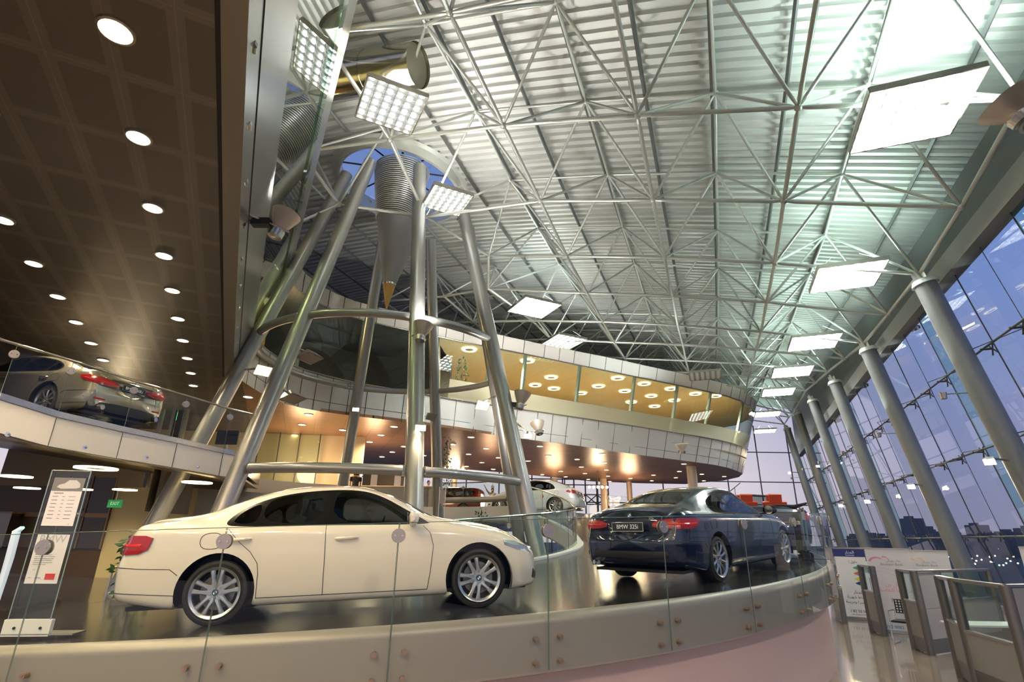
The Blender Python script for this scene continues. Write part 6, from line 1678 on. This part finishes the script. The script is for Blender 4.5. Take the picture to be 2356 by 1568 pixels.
p=at(818,1110,Y=24.6);person(V(p[0],p[1],3.25),face(p)+.1,'long haired person in a dark top with a light shawl standing behind the parapet',None,mat('top_dark',(.03,.025,.03),.8),mat('trousers_dark',(.04,.04,.05),.8),hair=.6,h=1.66)
p=at(985,1125,Y=29.5);person(V(p[0],p[1],3.25),face(p)+1.2,'dark haired person in a white shirt near the middle tower leg',None,mat('shirt_white',(.75,.7,.68),.8),mat('trousers_dark'),hair=.2,h=1.72)
p=at(1133,1140,Y=31);person(V(p[0],p[1],3.1),face(p)+.4,'person in a white shirt raising one arm, seen between the tower legs',None,mat('shirt_white'),mat('trousers_dark'),hair=.2,h=1.66,arms=[[(0,.115,.80),(-.01,.135,.63),(.04,.13,.49)],[(0,-.115,.80),(.06,-.22,.88),(.08,-.30,1.0)]])
# ------------------------------------------------------------------ room behind the parapet
def rear_room():
    w1=at(730,1100,Y=31);w2=at(800,1100,Y=31)
    MB().slab([V(w1[0],31,3.5),V(w2[0],31,3.5),V(w2[0],31,ZC),V(w1[0],31,ZC)],V(0,.2,0)).build('wall_orange',mat('peach_wall',(.75,.45,.28),.6),kind='structure')
    a,b=at(835,1100,Y=30.5),at(930,1100,Y=30.5);o=root('display_wall','long dark mesh screen wall behind the standing person','screen',V(a[0],30.5,3.5))
    z0,z1=at(880,1127,Y=30.5)[2],at(880,1078,Y=30.5)[2]
    MB().box(((a[0]+b[0])/2,30.5,(z0+z1)/2),(b[0]-a[0],.1,z1-z0)).build('mesh_screen',mat('mesh_dark',(.03,.028,.03),.5,noise=(40,.5)),o)
    for t in(.28,.85):MB().box((a[0]+(b[0]-a[0])*t,30.43,(z0+z1)/2+.15),(.35,.03,1.0)).build('poster',mat('poster_grey',(.4,.42,.5),.5),o)
    for t in(.0,.5,1):MB().box((a[0]+(b[0]-a[0])*t,30.5,3.5+(z0-3.5)/2),(.08,.1,z0-3.5)).build('screen_post',M_dark,o)
    q=root('service_counter','long grey counter with papers on top below the dark screen wall','counter',V(-5.6,26.5,3.25))
    MB().box((-5.6,27,3.80),(4.6,.7,1.1)).build('counter_body',mat('parapet_grey'),q);MB().box((-5.6,27,4.38),(4.7,.8,.05)).build('counter_top',mat('cabinet_top'),q)
    c1,c2=at(585,1080,Y=25),at(720,1080,Y=25)
    g=root('glass_meeting_room','glazed meeting room with pale walls left of the yellowish column','glass room',V(c1[0],25,3.5))
    MB().quad(V(c1[0],25,3.5),V(c2[0],25.4,3.5),V(c2[0],25.4,ZC),V(c1[0],25,ZC)).build('glass_front',M_glassg,g)
    MB().box(((c1[0]+c2[0])/2,27.2,4.9),(c2[0]-c1[0],.1,2.8)).build('back_panel',mat('olive_panel',(.42,.40,.22),.5),g)
    for t in(0,.33,.66,1):x=c1[0]+(c2[0]-c1[0])*t;MB().tube((x,25+.4*t,3.5),(x,25+.4*t,ZC),.03,5).build('mullion',M_dark,g)
    MB().box(((c1[0]+c2[0])/2+.5,26.2,4.2),(1.4,.6,.06)).build('table_top',M_dark,g)
    # second info stand
    t0=at(1015,1185,Y=20.8);h=root('information_stand','smaller acrylic information stand by the grey parapet behind the bonnet','information stand',t0*V(1,1,0)+V(0,0,2.6))
    p0=at(1008,1190,Y=20.8);p1=at(1022,1190,Y=20.8);tz=at(1010,1120,Y=20.8)[2]
    MB().quad(p0,p1,V(p1[0],p1[1],tz),V(p0[0],p0[1],tz)).build('acrylic_panel',MATS['acrylic'],h)
    MB().box(((p0[0]+p1[0])/2,p0[1]-.02,(p0[2]+tz)/2+.2),((p1[0]-p0[0])*.8,.01,(tz-p0[2])*.45)).build('sheet',mat('paper_cream',(.6,.5,.42),.6),h)
    for x in(p0[0],p1[0]):MB().tube((x,p0[1],p0[2]-.1),(x,p0[1],tz),.012,5).build('edge_post',M_chrome,h)
rear_room()

def upper_back():
    p=at(405,957,Y=21);o=root('exit_sign','small glowing green sign at the back of the upper left floor','sign',p)
    MB().box(p,(.28,.04,.30)).build('sign_box',mat('exit_green_lit',(.05,.5,.12),.4,emit=(.1,1,.3),es=1.2),o);MB().tube(p+V(0,0,.15),V(p[0],p[1],ZC),.012,5).build('hanger',M_strip,o)
    a,b=at(498,1010,Y=20),at(548,1010,Y=20);z0,z1=at(520,1022,Y=20)[2],at(520,990,Y=20)[2]
    o=root('display_screen','dark flat display screen at the back of the upper left floor','screen',(a+b)/2)
    MB().box(((a[0]+b[0])/2,20,(z0+z1)/2),(b[0]-a[0],.08,z1-z0)).build('screen_panel',M_black,o);MB().tube(((a[0]+b[0])/2,20.05,3.6),((a[0]+b[0])/2,20.05,z0),.05,8).build('stand',M_strip,o)
    a,b=at(372,960,Y=20.5),at(428,960,Y=20.5)
    o=root('entrance_portal','dark steel door portal behind the tail of the silver car','door frame',(a[0],20.5,3.6))
    z1=at(400,912,Y=20.5)[2]
    for x in(a[0],(a[0]+b[0])/2,b[0]):MB().box((x,20.5,(3.6+z1)/2),(.12,.12,z1-3.6)).build('jamb',M_post,o)
    MB().box(((a[0]+b[0])/2,20.5,z1),(b[0]-a[0]+.12,.12,.15)).build('lintel',M_post,o)
    MB().box(((a[0]+b[0])/2+.3,20.55,(3.6+z1)/2),((b[0]-a[0])*.45,.03,z1-3.8)).build('door_leaf',mat('door_dark_glass'),o)
upper_back()
